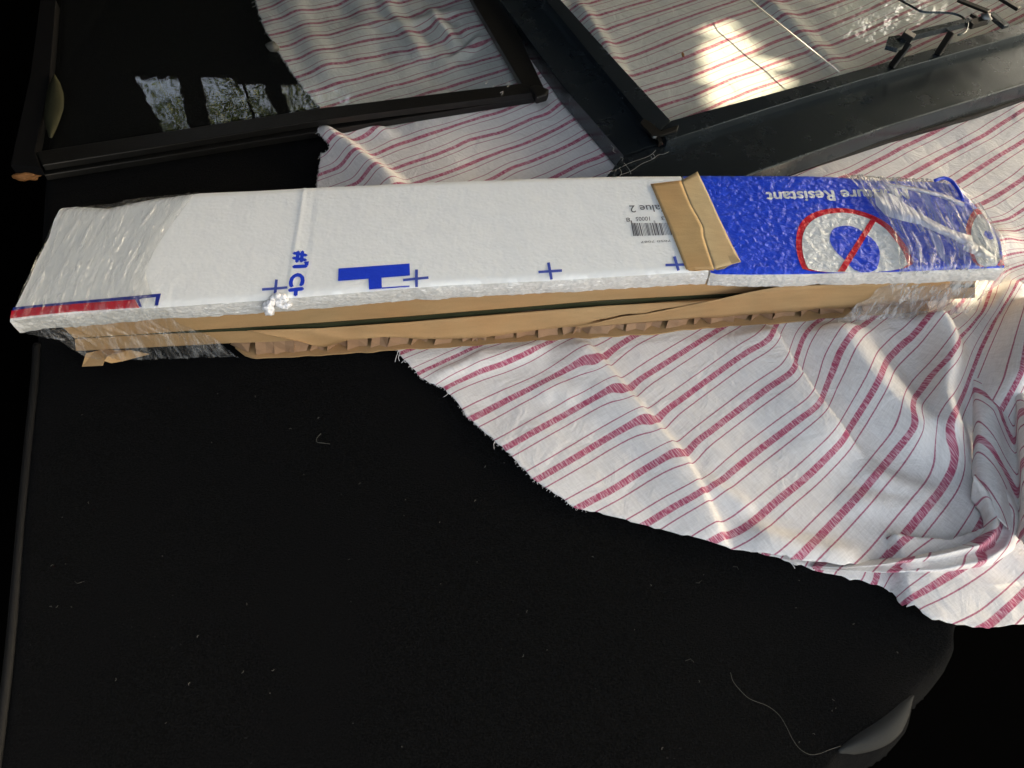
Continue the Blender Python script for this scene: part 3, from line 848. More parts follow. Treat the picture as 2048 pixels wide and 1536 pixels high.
# ================================================================== PACKAGE
pkg = empty('wrapped_package', 'long flat package of foam board and cardboard bound with stretch film and kraft tape', 'package')
ZT, ZB = 0.083, 0.0785
def crease_z(x, y):
    """raised crease across the white foam"""
    a, b = U(608, 378, ZT)[:2], U(575, 603, ZT)[:2]
    d = (b - a) / np.linalg.norm(b - a)
    r = (x - a[0]) * -d[1] + (y - a[1]) * d[0]
    return 0.0006 * np.exp(-(r / 0.0016) ** 2) - 0.0002 * np.exp(-((r - 0.010) / 0.002) ** 2)
def coons(B, Fr, L, R, nt, ns, z):
    b = poly_at([U(x, y, z)[:2] for x, y in B], nt); f = poly_at([U(x, y, z)[:2] for x, y in Fr], nt)
    l = poly_at([U(x, y, z)[:2] for x, y in L], ns); r = poly_at([U(x, y, z)[:2] for x, y in R], ns)
    out = np.zeros((ns, nt, 2))
    for i in range(ns):
        s = i / (ns - 1)
        for j in range(nt):
            t = j / (nt - 1)
            c = b[j] * (1 - s) + f[j] * s
            c = c + (1 - t) ** 10 * (l[i] - (b[0] * (1 - s) + f[0] * s)) + t ** 10 * (r[i] - (b[-1] * (1 - s) + f[-1] * s))
            out[i, j] = c
    return out
def foam_slab(name, B, Fr, L, R, z, th, zf=None, seed=1, nt=260, ns=30, mats=None, endbend=(0, 0), bottom_wave=0.0008, zdrop=None):
    G = coons(B, Fr, L, R, nt, ns, z)
    v = []
    def zz(i, j, x, y):
        s = i / (ns - 1); t = j / (nt - 1)
        dz = zf(x, y) if zf else 0.0
        if zdrop: dz += zdrop(s, t)
        e = min(s, 1 - s)
        dz -= 0.0016 * max(0, 1 - e / 0.03) ** 2
        return z + dz
    for i in range(ns):
        for j in range(nt):
            x, y = G[i, j]; v.append((x, y, zz(i, j, x, y)))
    f = grid_faces(ns, nt)
    mi = [0] * len(f)
    # side wall all round, several rows deep, rough like cut polystyrene
    ring = [(ns - 1) * nt + j for j in range(nt)] + [i * nt + nt - 1 for i in range(ns - 2, -1, -1)] + [j for j in range(nt - 2, -1, -1)] + [i * nt for i in range(1, ns - 1)]
    prev = ring; nrow = 5; m = len(ring)
    cen = G.mean((0, 1))
    for k in range(1, nrow + 1):
        cur = []
        for q, vi in enumerate(ring):
            x, y, zc = v[vi]
            jit = 0.0006 * float(vnoise(q * 1.0, k * 3.0, seed, 1.7)) + 0.0012 * float(vnoise(q, 0, seed + 2, 9))
            nrm = NOUT[:2] if q < nt else (E1[:2] if q < nt + ns - 2 else (-NOUT[:2] if q < 2 * nt + ns - 3 else -E1[:2]))
            dz = -th * k / nrow + (bottom_wave * float(vnoise(q, 5, seed + 4, 7)) + 0.0003 * float(vnoise(q, 7, seed + 5, 1.3)) if k == nrow else 0)
            bulge = 0.0008 * math.sin(math.pi * k / nrow)
            cur.append(len(v)); v.append((x + nrm[0] * (jit + bulge), y + nrm[1] * (jit + bulge), zc + dz))
        for q in range(m):
            f.append((prev[q], cur[q], cur[(q + 1) % m], prev[(q + 1) % m])); mi.append(1)
        prev = cur
    f.append(tuple(prev[::-1])); mi.append(1)
    me = mesh(name, v, f); fix_normals(me)
    o = link(name, me, mats, pkg, smooth=True)
    me.polygons.foreach_set('material_index', mi)
    sharp = [False] * len(me.edges)
    o.modifiers.new('edges', 'EDGE_SPLIT').split_angle = math.radians(50)
    return o
WB = [(122,414),(150,411),(215,415),(260,405),(310,395),(360,389),(400,384),(520,379),(630,373),(850,363),(1100,354),(1240,351),(1362,350)]
WF = [(18,641),(60,633),(146,625),(256,617),(330,612),(430,605),(520,599),(640,589),(760,579),(900,568),(1100,559),(1280,548),(1365,543),(1418,541)]
WL = [(122,414),(108,440),(98,475),(75,520),(58,560),(38,600),(18,641)]
WR = [(1362,350),(1375,430),(1400,500),(1418,541)]
foam = foam_slab('foam_board', WB, WF, WL, WR, ZT, 0.0155, lambda x, y: crease_z(x, y), 21, 300, 34, [M['foam'], M['foam_edge']])
foam['label'] = 'white foam board along the left two thirds'
BB = [(1366,350),(1395,349),(1620,350),(1690,353),(1740,358),(1820,360),(1880,362),(1905,366)]
BF = [(1422,543),(1435,546),(1500,547),(1600,546),(1700,543),(1800,541),(1900,537),(2010,533)]
BL = [(1366,350),(1390,450),(1422,543)]
BR = [(1905,366),(1940,400),(1975,440),(2000,480),(2010,533)]
def bdrop(s, t):
    return -0.006 * max(0, (t - 0.86) / 0.14) ** 2 * (1 - 0.5 * s)
bfoam = foam_slab('foam_board', BB, BF, BL, BR, ZB, 0.0150, None, 31, 160, 30, [M['blue'], M['foam_edge']], zdrop=None)
bfoam['label'] = 'glossy blue printed foam board at the right end'
# curled blue corner at the far right
cm = []
def strip(name, rows, mat, parent, thick=0.0008, smooth=True):
    """sheet from rows of points (each row same length)"""
    nr, nc = len(rows), len(rows[0])
    me = mesh(name, [p for r in rows for p in r], grid_faces(nr, nc))
    o = link(name, me, mat, parent, smooth=smooth)
    if thick:
        m = o.modifiers.new('thickness', 'SOLIDIFY'); m.thickness = thick; m.offset = 0
    return o
pts_a = [(1872,360),(1890,354),(1908,364),(1922,384)]; pts_b = [(1880,368),(1896,372),(1912,384),(1924,398)]
rows = [[U(x, y, ZB + 0.006 * math.sin(k / 3 * math.pi)) for k, (x, y) in enumerate(pts_a)], [U(x, y, ZB + 0.001) for x, y in pts_b]]
link('curled_corner', tube_mesh([U(x, y, ZB + 0.003) for x, y in [(1870,361),(1888,356),(1905,364),(1918,382),(1926,400)]], 0.0017, 8, smooth_pts=4), M['p_blue'], pkg, True)

# ---- print on the foam
def conform(me, z, zf, lift):
    for v in me.vertices: v.co.z = z + (zf(v.co.x, v.co.y) if zf else 0) + lift
def print_poly(name, px, mat, parent, z, lift, zf=None, smooth_iter=0):
    P = np.array(px, float)
    for _ in range(smooth_iter):
        Q = np.empty((len(P) * 2, 2)); N = np.roll(P, -1, axis=0)
        Q[0::2] = 0.75 * P + 0.25 * N; Q[1::2] = 0.25 * P + 0.75 * N; P = Q
    bm = bmesh.new()
    vs = [bm.verts.new(tuple(U(x, y, z + lift))) for x, y in P]
    bm.faces.new(vs)
    bmesh.ops.triangulate(bm, faces=bm.faces[:])
    for _ in range(5):
        long_e = [e for e in bm.edges if e.calc_length() > 0.006]
        if not long_e: break
        bmesh.ops.subdivide_edges(bm, edges=long_e, cuts=1)
        bmesh.ops.triangulate(bm, faces=[f for f in bm.faces if len(f.verts) > 3])
    for f in bm.faces:
        f.normal_update()
        if f.normal.z < 0: f.normal_flip()
    me = bpy.data.meshes.new(name); bm.to_mesh(me); bm.free()
    conform(me, z, zf, lift)
    return link(name, me, mat, parent)
def stroke(a, b, w):
    a, b = np.array(a, float), np.array(b, float); d = (b - a) / np.linalg.norm(b - a); n = np.array([-d[1], d[0]]) * w / 2
    return [tuple(a + n), tuple(b + n), tuple(b - n), tuple(a - n)]
czf = lambda x, y: float(crease_z(x, y))
for h1, h2, v1, v2 in (((524,579),(575,575),(553,559),(550,587)), ((806,560),(857,555),(833,539),(833,574)), ((1077,544),(1124,541),(1097,525),(1103,559)), ((1331,530),(1373,529),(1349,513),(1357,541))):
    a = stroke(h1, h2, 5.0); b = stroke(v1, v2, 5.6)
    ma = print_poly('printed_cross', a, M['b_faint'], foam, ZT, 0.0005, czf)
    mb = print_poly('cross_stroke', b, M['b_faint'], foam, ZT, 0.0006, czf)
    me = join_meshes([ma.data, mb.data], 'printed_cross'); me.materials.append(M['b_faint'])
    ma.data = me; bpy.data.objects.remove(mb)
hm = [print_poly('printed_letter', p, M['b_print'], foam, ZT, l, czf) for p, l in (([(677,537),(819,527),(820,551),(676,562)], 0.0005), ([(737,556),(763,554),(764,577),(738,579)], 0.0006), ([(764,575),(819,571),(819,573.5),(764,577.5)], 0.0005))]
me = join_meshes([h.data for h in hm]); me.materials.append(M['b_print']); hm[0].data = me
for h in hm[1:]: bpy.data.objects.remove(h)
print_poly('printed_band', [(23,621),(60,616),(146,608),(230,602),(270,599),(279,616),(256,616.5),(146,623.5),(60,632),(20,637)], M['r_print'], foam, ZT, 0.0005)
print_poly('printed_line', [(26,615),(60,611),(146,603),(244,594),(305,588.5),(322,587),(316,611),(308.5,611.5),(312,594),(284,597),(278,599),(284,614),(279,614),(270,599),(244,600),(146,608),(60,616),(25,621)], M['navy'], foam, ZT, 0.0006)
def text_mesh(s, size=1.0):
    c = bpy.data.curves.new('t', 'FONT'); c.body = s; c.size = 1.0; c.resolution_u = 3
    o = bpy.data.objects.new('t', c); COL.objects.link(o)
    dg = bpy.context.evaluated_depsgraph_get(); dg.update()
    me = bpy.data.meshes.new_from_object(o.evaluated_get(dg))
    bpy.data.objects.remove(o)
    return me
def put_text(s, name, org, xend, capvec, mat, parent, z, lift, zf=None, cut=None, bold=0.0, clip_x=None):
    """org: pixel of baseline start, xend: pixel of baseline end, capvec: pixel at cap height above org"""
    me = text_mesh(s)
    xs = [v.co.x for v in me.vertices]; x0, x1 = min(xs), max(xs)
    O, X1, Yc = U(*org, z), U(*xend, z), U(*capvec, z)
    X = X1 - O; Yv = Yc - O
    bm = bmesh.new(); bm.from_mesh(me)
    for v in bm.verts:
        a = (v.co.x - x0) / (x1 - x0); b = v.co.y / 0.70
        p = O + X * a + Yv * b
        v.co = (p[0], p[1], z)
    if cut is not None:
        p, q = U(*cut[0], z), U(*cut[1], z); d = q - p
        n = Vector((-d[1], d[0], 0)).normalized()
        if n.dot(Vector(U(*cut[2], z)) - Vector(p)) > 0: n = -n
        bmesh.ops.bisect_plane(bm, geom=bm.verts[:] + bm.edges[:] + bm.faces[:], plane_co=Vector(p), plane_no=n, clear_outer=True)
    bmesh.ops.triangulate(bm, faces=bm.faces[:])
    for f in bm.faces:
        f.normal_update()
        if f.normal.z < 0: f.normal_flip()
    bm.to_mesh(me); bm.free()
    conform(me, z, zf, lift)
    return link(name, me, mat, parent)
# sideways lettering, read downwards, cut off by the board's edge
def bold(me, d):
    """thicken thin letters by overlaying shifted copies"""
    ms = [me]
    for k, (dx, dy) in enumerate(((d, 0), (-d, 0), (0, d), (0, -d))):
        c = me.copy()
        for v in c.vertices: v.co.x += dx; v.co.y += dy; v.co.z += 0.00003 * (k + 1)
        ms.append(c)
    mt = me.materials[0]
    j = join_meshes(ms); j.materials.append(mt); return j
t1 = put_text('#1', 'printed_text', (591,504), (587,536), (617,503), M['b_print'], foam, ZT, 0.0005, None)
t1.data = bold(t1.data, 0.0009)
print_poly('printed_text', [(608,523.5),(618,522.5),(616.5,531),(609.5,529)], M['b_print'], foam, ZT, 0.0008)
t2 = put_text('CH', 'printed_text', (582,550), (577,603), (609,547), M['b_print'], foam, ZT, 0.0005, None, cut=((520,597.5),(640,588),(580,500)))
t2.data = bold(t2.data, 0.0009)
# barcode label, upside down and running under the tape
t3 = put_text('Value 2', 'printed_text', (1334,410), (1258,412), (1338,424), M['grey_ink'], foam, ZT, 0.0005)
put_text('8', 'printed_text', (1259,436), (1251,437), (1261,444), M['grey_ink'], foam, ZT, 0.0005)
put_text('10005', 'printed_text', (1299,434), (1271,435), (1300,442), M['grey_ink'], foam, ZT, 0.0005)
put_text('3', 'printed_text', (1328,434), (1322,434), (1329,441), M['grey_ink'], foam, ZT, 0.0005)
put_text('701 7050 7087', 'printed_text', (1366,479), (1281,483), (1367,483), M['grey_ink'], foam, ZT, 0.0005)
bars = []
x = 0.0; rs = random.Random(12)
while x < 1.0:
    w = rs.choice([0.008, 0.008, 0.016, 0.024]); long_ = x < 0.03 or 0.44 < x < 0.5
    ax, bx = 1261 + 98 * x, 1261 + 98 * (x + w)
    top = 441 if long_ else 446
    bars.append(((ax, top), (bx, top), (bx + 6, 472 - x * 3), (ax + 6, 472.2 - x * 3)))
    x += w + rs.choice([0.010, 0.016, 0.022])
bv, bf = [], []
for q in bars:
    k = len(bv); bv += [tuple(U(a, b, ZT + 0.0005)) for a, b in q]; bf.append((k, k + 1, k + 2, k + 3))
me = mesh('printed_barcode', bv, bf)
bm = bmesh.new(); bm.from_mesh(me)
for f in bm.faces:
    f.normal_update()
    if f.normal.z < 0: f.normal_flip()
bm.to_mesh(me); bm.free()
link('printed_barcode', me, M['grey_ink'], foam)
# print on the blue board
print_poly('printed_ring', [(1610,547),(1597,522),(1591,488),(1595,455),(1612,432),(1645,418),(1690,415),(1735,425),(1775,445),(1797,470),(1819,500),(1832,542)], M['p_red'], bfoam, ZB, 0.0004, smooth_iter=2)
print_poly('printed_disc', [(1622,547),(1608,520),(1603,486),(1608,460),(1625,439),(1652,428),(1690,424),(1730,433),(1765,451),(1786,474),(1808,505),(1820,543)], M['p_white'], bfoam, ZB, 0.0007, smooth_iter=2)
print_poly('printed_drop', [(1659,474),(1665,457),(1686,451),(1709,453),(1730,466),(1748,480),(1759,497),(1760,518),(1752,544),(1713,545),(1690,520),(1671,503),(1661,487)], M['p_blue'], bfoam, ZB, 0.0010, smooth_iter=1)
print_poly('printed_bar', [(1746,431),(1755,437),(1690,543),(1675,543)], M['p_red'], bfoam, ZB, 0.0013)
print_poly('printed_ring', [(1952,414),(1937,435),(1930,462),(1936,499),(1952,535),(1990,531),(1990,470),(1965,425)], M['p_red'], bfoam, ZB, 0.0004, smooth_iter=1)
print_poly('printed_disc', [(1960,425),(1948,440),(1941,465),(1945,500),(1958,534),(2002,531),(1996,480),(1975,443)], M['p_white'], bfoam, ZB, 0.0007, smooth_iter=1)
print_poly('printed_drop', [(1967,466),(1973,460),(1983,466),(1988,476),(1982,480),(1972,475)], M['p_blue'], bfoam, ZB, 0.0010, smooth_iter=1)
print_poly('printed_bar', [(1994,531),(2001,519),(2006,512),(2009,531)], M['p_red'], bfoam, ZB, 0.0012)
tx = put_text('Moisture Resistant', 'printed_text', (1812,378), (1532,386), (1818,398), M['p_white'], bfoam, ZB, 0.0006)
tx.data = bold(tx.data, 0.0006)

# ---- kraft paper tape
def tape_piece(name, Lp, Rp, zl, zr, mat, n=26, c=10):
    A = poly_at(Lp, n); B = poly_at(Rp, n); rows = []
    for i in range(n):
        row = []
        for j in range(c):
            s = j / (c - 1); p = A[i] * (1 - s) + B[i] * s
            z = zl * (1 - s) + zr * s
            z += 0.0003 * float(vnoise(i * 1.0, j * 1.0, 41, 3.1))
            row.append(U(p[0], p[1], z))
        rows.append(row)
    return strip(name, rows, mat, pkg, 0.0002)
CR = [(1362,361),(1372,388),(1382,412),(1397,438),(1406,455),(1407,473),(1416,502),(1428,538)]
tape_piece('paper_tape', [(1301,368),(1321,414),(1345,470),(1372,539)], CR, ZT + 0.0010, ZT + 0.0014, M['tape'])
tape_piece('paper_tape', CR, [(1395,343),(1413,380),(1438,435),(1462,485),(1482,524)], ZT + 0.0013, ZB + 0.0014, M['tape2'])
# torn ends of the tape
def flat(name, px, mat, z, parent=pkg, thick=0.0003):
    v = [U(x, y, z) for x, y in px]
    return link(name, prism_between(v, [p + np.array([0, 0, -thick]) for p in v], name), mat, parent)
flat('torn_tape_end', [(1428,537),(1434,540),(1449,537),(1462,529),(1472,525),(1482,523),(1470,510),(1425,515)], M['tape2'], ZB + 0.0030)
flat('torn_tape_end', [(1373,536),(1378,541),(1392,542),(1410,540),(1428,541),(1427,530)], M['tape'], ZT + 0.0012)

# ---- cardboard layers seen from the side
DEPTH = 0.112
def side_slab(name, top, bot, off, mat, depth=DEPTH, n=90, jag=0.0004, seed=3, parent=pkg, bulge=None):
    T = poly_at(top, n); B = poly_at(bot, n)
    fr_t = [F(x, y, off) for x, y in T]; fr_t = [np.array([p[0], p[1], min(p[2], 0.0672)]) for p in fr_t]; fr_b = [F(x, y, off) for x, y in B]
    fr_b = [p + np.array([0, 0, jag * float(vnoise(i, 0, seed, 2.3))]) for i, p in enumerate(fr_b)]
    fr_b = [np.array([p[0], p[1], max(p[2], 0.0045)]) for p in fr_b]
    mid = 4
    rows = []
    for k in range(mid + 1):
        s = k / mid
        row = []
        for i in range(n):
            p = fr_t[i] * (1 - s) + fr_b[i] * s
            o = 0.0007 * float(vnoise(i * 1.0, k * 2.0, seed + 1, 8)) + (bulge(i / (n - 1), s) if bulge else 0)
            row.append(p + NOUT * o)
        rows.append(row)
    back_b = [p - NOUT * depth for p in rows[-1]]; back_t = [p - NOUT * depth for p in rows[0]]
    allr = rows + [back_b, back_t, rows[0]]
    v, f = [], []
    R = len(allr) - 1
    for r in allr[:-1]: v += list(r)
    for r in range(R):
        for i in range(n - 1):
            r2 = (r + 1) % R
            f.append((r * n + i, r * n + i + 1, r2 * n + i + 1, r2 * n + i))
    f.append(tuple(r * n for r in range(R))); f.append(tuple(r * n + n - 1 for r in range(R))[::-1])
    me = mesh(name, v, f); fix_normals(me)
    o = link(name, me, mat, parent, smooth=True)
    o.modifiers.new('edges', 'EDGE_SPLIT').split_angle = math.radians(45)
    return o
G_TOP = [(150,677),(300,668),(480,657.5),(640,647),(820,634),(1000,619),(1200,602),(1440,589),(1700,578),(1950,570)]
G_BOT = [(150,678),(300,669.5),(480,662),(640,656),(820,643.5),(1000,628.5),(1200,612),(1440,597),(1700,583),(1950,575)]
side_slab('cardboard_sleeve', [(112,640),(330,622),(640,592),(1000,566),(1420,545),(1700,536),(1965,528)], G_TOP, -0.003, M['kraft'], seed=5)
side_slab('glass_pane', G_TOP, G_BOT, -0.0022, M['glass_edge'], depth=0.10, seed=6, jag=0)['label'] = 'dark green glass edge between the cardboard layers'
side_slab('cardboard_tray', G_BOT, [(152,700),(165,701),(300,695),(462,687),(591,681),(800,668),(1000,662),(1100,657),(1171,653),(1366,638),(1500,628),(1740,610),(1950,596)], -0.002, M['kraft'], depth=0.114, seed=7)
def flap(name, top, bot, off_t, off_b, mat, n=90, m=6, seed=1, wav=0.0010):
    T = poly_at(top, n); B = poly_at(bot, n); rows = []
    for k in range(m + 1):
        s = k / m; row = []
        for i in range(n):
            p = T[i] * (1 - s) + B[i] * s
            off = off_t * (1 - s) + off_b * s + wav * float(vnoise(i * 1.0, k * 1.5, seed, 9)) + 0.0004 * float(vnoise(i, k, seed + 3, 3))
            if k == m: p = p + np.array([0, 1.3 * float(vnoise(i, 0, seed + 5, 1.6)) + 1.2 * float(vnoise(i, 2, seed + 6, 6))])
            row.append(F(p[0], p[1], off))
        rows.append(row)
    return strip(name, rows, mat, pkg, 0.0003)
flap('paper_flap', [(494,661),(640,656.5),(820,644),(1000,629),(1200,612.5),(1440,598)], [(587,680),(615,687),(632,692),(646,695),(660,692),(673,687),(692,680),(731,678),(771,674.5),(840,677),(908,678),(976,673),(1000,671),(1061,662),(1120,655),(1171,648),(1207,638),(1244,631),(1293,626),(1366,611),(1410,603),(1441,599)], 0.0012, 0.0060, M['kraft'], seed=51)
flap('paper_flap', [(1150,657),(1171,651),(1244,633),(1293,627.5),(1366,613),(1440,598),(1500,584),(1560,573),(1740,567),(1900,560)], [(1150,658),(1171,654),(1270,647),(1366,639),(1500,629),(1740,611),(1900,598)], 0.0075, 0.0025, M['kraft'], seed=61)
# base liner and honeycomb cells
BASE = [(470,697),(490,712),(510,715),(560,714),(640,709),(760,701),(900,694),(1000,685),(1100,680),(1200,674),(1300,668),(1375,657),(1470,651),(1560,645),(1650,636),(1740,628),(1860,620)]
def liner():
    n = 120; B = poly_at(BASE, n); v = []
    fr = []
    for i, (x, y) in enumerate(B):
        p = F(x, y, 0.0); p = U(x, y, 0.0042); p = np.array([p[0], p[1], 0.0042]) + NOUT * 0.0012 * float(vnoise(i, 0, 71, 2.2))
        fr.append(p)
    bk = [p - NOUT * (0.11) for p in fr]
    return prism_between(fr + bk[::-1], [p + np.array([0, 0, -0.0016]) for p in fr + bk[::-1]], 'base_liner')
lin = link('base_liner', liner(), M['kraft'], pkg)
def cells():
    xs = np.interp
    tray_b = np.array([(152,700),(462,687),(591,681),(800,668),(1000,662),(1100,657),(1171,653),(1366,638),(1500,628),(1740,610),(1950,596)], float)
    base = np.array(BASE, float)
    rs = random.Random(9); x = 466; k = 0; zig = 1
    while x < 1790:
        w = rs.uniform(0.011, 0.019)
        q0 = F(x, np.interp(x, tray_b[:, 0], tray_b[:, 1]) - 6, -0.003)
        xm, xe = x + w * 0.55 * 2450, x + w * 2450
        def tp(xx, dep): return F(xx, np.interp(xx, tray_b[:, 0], tray_b[:, 1]) - 6, -0.003) - NOUT * dep
        def bt(xx, dep): return U(xx, np.interp(xx, base[:, 0], base[:, 1]) - 3.5, 0.0046) - NOUT * dep
        lean = rs.uniform(-14, 8); turn = rs.uniform(0.006, 0.014)
        d0, d1, d2 = rs.uniform(0, 0.002), rs.uniform(0.001, 0.009), rs.uniform(0, 0.004)
        tops = [tp(x, d0), tp(xm, d1), tp(xe, d2), tp(xe + rs.uniform(-8, 14), turn + d2)]
        bots = [bt(x + lean, d0 + 0.001), bt(xm + lean, d1 + 0.001), bt(xe + lean, d2 + 0.001), bt(xe + lean + rs.uniform(-8, 10), turn + d2)]
        mid = [(p * 0.5 + q * 0.5) + NOUT * rs.uniform(-0.002, 0.002) for p, q in zip(tops, bots)]
        me = mesh('cell_wall', tops + mid + bots, [(0, 1, 5, 4), (1, 2, 6, 5), (2, 3, 7, 6), (4, 5, 9, 8), (5, 6, 10, 9), (6, 7, 11, 10)])
        o = link('cell_wall', me, M['kraft_dark'], pkg)
        m = o.modifiers.new('thickness', 'SOLIDIFY'); m.thickness = 0.00045; m.offset = 0
        x = xe + rs.uniform(-4, 13)
cells()
# crushed corner at the left end
def crumple(name, px, off, mat):
    v = [F(x, y, o) for x, y, o in px]
    return v
v = [F(165,733,0.006), F(172,706,0.001), F(190,703,0.000), F(205,700,-0.002), F(209,722,0.010), F(206,731,0.012), F(216,712,0.007), F(222,726,0.010), F(245,722,0.004), F(300,708,0.000), F(260,700,-0.002)]
v = [np.array([p[0], p[1], max(p[2], 0.0015)]) for p in v]
me = mesh('torn_corner', v, [(0, 1, 2), (0, 2, 4), (2, 3, 4), (0, 4, 5), (4, 3, 6), (4, 6, 7), (6, 3, 10), (6, 10, 8), (7, 6, 8), (8, 10, 9)])
o = link('torn_corner', me, M['kraft'], pkg); m = o.modifiers.new('thickness', 'SOLIDIFY'); m.thickness = 0.0006

# ---- loose foam crumbs
def blob(c, r, seed, sub=3):
    bm = bmesh.new(); bmesh.ops.create_icosphere(bm, subdivisions=sub, radius=1)
    rs = np.random.RandomState(seed)
    ph = rs.rand(3, 3) * 6
    for v in bm.verts:
        n = sum(math.sin(v.co[a] * 4.5 + ph[a][0]) * math.sin(v.co[(a + 1) % 3] * 5.5 + ph[a][1]) for a in range(3)) * 0.2
        v.co = Vector(c) + Vector((v.co.x * r[0], v.co.y * r[1], v.co.z * r[2])) * (1 + n)
    me = bpy.data.meshes.new('blob'); bm.to_mesh(me); bm.free(); return me
white_crumb = mat_simple('white_crumb', (0.82, 0.82, 0.83), 0.5, 0.4, bump=0.6, bscale=700, bdist=0.001)
def at_f(x, y, off): return F(x, y, off)
link('foam_crumb', blob(at_f(537, 618, 0.006), (0.0045, 0.004, 0.0065), 1), white_crumb, pkg, True)
link('foam_crumb', blob(at_f(541, 606, 0.004), (0.0035, 0.004, 0.0035), 2), white_crumb, pkg, True)
link('foam_crumb', join_meshes([blob(at_f(552 + 11 * math.cos(k * 2.4) + k * 1.0, 597 + 6 * math.sin(k * 2.4), 0.001), (0.0028, 0.0028, 0.0022), 3 + k, 2) for k in range(9)]), white_crumb, pkg, True)
link('foam_crumb', join_meshes([blob(at_f(560 + 5 * k, 612 + (k % 3) * 2 - 2, 0.003), (0.0035, 0.002, 0.0020), 20 + k, 2) for k in range(4)]), white_crumb, pkg, True)
link('foam_crumb', blob(at_f(1386, 553, 0.001), (0.006, 0.002, 0.002), 31), white_crumb, pkg, True)
link('foam_crumb', blob(at_f(1403, 548, 0.001), (0.005, 0.002, 0.003), 32), white_crumb, pkg, True)

# ---- stretch film at both ends
def film(name, rows, mat, nt=70, per=8, amp=0.0016, seed=1, label=None):
    """rows: list of polylines of world points; interpolated into a smooth skin with fine folds"""
    R = [poly_at(r, nt) for r in rows]
    S = []
    for a, b in zip(R[:-1], R[1:]):
        for k in range(per): S.append(a * (1 - k / per) + b * (k / per))
    S.append(R[-1]); S = np.array(S)
    ns = len(S)
    for _ in range(2): S[1:-1] = (S[:-2] + 2 * S[1:-1] + S[2:]) / 4
    du = np.gradient(S, axis=1); dv = np.gradient(S, axis=0)
    N = np.cross(du, dv); N /= np.linalg.norm(N, axis=2, keepdims=True) + 1e-12
    N *= np.sign(np.sum(N * np.array([0, -0.6, 1.0]), axis=2, keepdims=True) + 1e-9)
    I, J = np.meshgrid(np.arange(ns), np.arange(nt), indexing='ij')
    w = vnoise(J * 1.0 + I * 0.5, I * 0.12, seed, 2.6) + 0.6 * vnoise(J + I * 0.3, I * 0.3, seed + 1, 1.4)
    S = S + N * (amp * (0.6 + w) * np.clip(I / (2.5 * per), 0.15, 1))[:, :, None]
    me = mesh(name, S.reshape(-1, 3), grid_faces(ns, nt))
    o = link(name, me, mat, pkg, smooth=True)
    if label: o['label'] = label
    return o
zf_ = ZT + 0.0020
film('film_wrap', [
    [U(x, y, 0.050) for x, y in ((190,440),(280,425),(390,405))],
    [U(x, y, 0.078) for x, y in ((160,411),(225,408),(255,397),(330,391),(400,383))],
    [U(x, y, zf_) for x, y in ((118,420),(215,418),(310,402),(385,392))],
    [U(x, y, zf_) for x, y in ((85,500),(200,490),(300,470),(322,478))],
    [U(x, y, zf_) for x, y in ((50,570),(160,560),(290,545))],
    [U(x, y, zf_) for x, y in ((20,640),(146,623),(256,616),(312,611))],
    [F(x, y, 0.0035) for x, y in ((26,648),(146,632),(256,622),(330,618))],
    [F(x, y, 0.0045) for x, y in ((60,668),(150,652),(256,645),(350,640))],
    [F(x, y, 0.0055) for x, y in ((120,680),(200,680),(300,676),(420,670))],
    [F(x, y, 0.0075) for x, y in ((172,716),(230,720),(330,716),(478,712))]], M['film'], 90, 8, 0.0012, 91, 'clear stretch film round the left end')
zr_ = ZB + 0.0022
film('film_wrap', [
    [U(x, y, 0.050) for x, y in ((1700,372),(1800,385),(1900,400))],
    [U(x, y, ZB) for x, y in ((1688,347),(1760,353),(1860,356),(1905,360))],
    [U(x, y, zr_) for x, y in ((1715,372),(1780,380),(1870,388),(1955,402))],
    [U(x, y, zr_) for x, y in ((1765,440),(1830,445),(1910,448),(1985,445))],
    [U(x, y, zr_) for x, y in ((1795,495),(1850,500),(1930,500),(2010,490))],
    [U(x, y, zr_) for x, y in ((1800,540),(1860,538),(1940,535),(2018,525))],
    [F(x, y, 0.004) for x, y in ((1785,552),(1860,548),(1940,544),(2018,536))],
    [F(x, y, 0.006) for x, y in ((1750,580),(1840,574),(1920,568),(2000,560))],
    [F(x, y, 0.008) for x, y in ((1710,612),(1800,606),(1890,598),(1965,590))],
    [F(x, y, 0.010) for x, y in ((1675,640),(1780,636),(1870,632),(1955,618))]], M['film2'], 100, 9, 0.0021, 95, 'crinkled stretch film round the blue right end')
def fold_strip(name, A, B, z, mat, seed):
    n = 40; a = poly_at(A, n); b = poly_at(B, n); rows = []
    for k in range(7):
        s = k / 6
        rows.append([U(*(a[i] * (1 - s) + b[i] * s), z + 0.003 * math.sin(math.pi * s) + 0.0010 * float(vnoise(i, k * 2, seed, 3))) for i in range(n)])
    return strip(name, rows, mat, pkg, 0)
fold_strip('film_fold', [(1748,383),(1785,388),(1812,408),(1850,432),(1900,458),(1945,472)], [(1752,410),(1772,432),(1800,440),(1840,450),(1895,474),(1948,500)], ZB + 0.0050, M['film3'], 101)
fold_strip('film_fold', [(1770,366),(1820,372),(1880,385),(1930,405)], [(1775,372),(1820,380),(1878,394),(1926,414)], ZB + 0.0050, M['film3'], 103)
fold_strip('film_fold', [(1935,478),(1960,490),(1990,512)], [(1925,500),(1955,512),(1985,524)], ZB + 0.0045, M['film3'], 104)

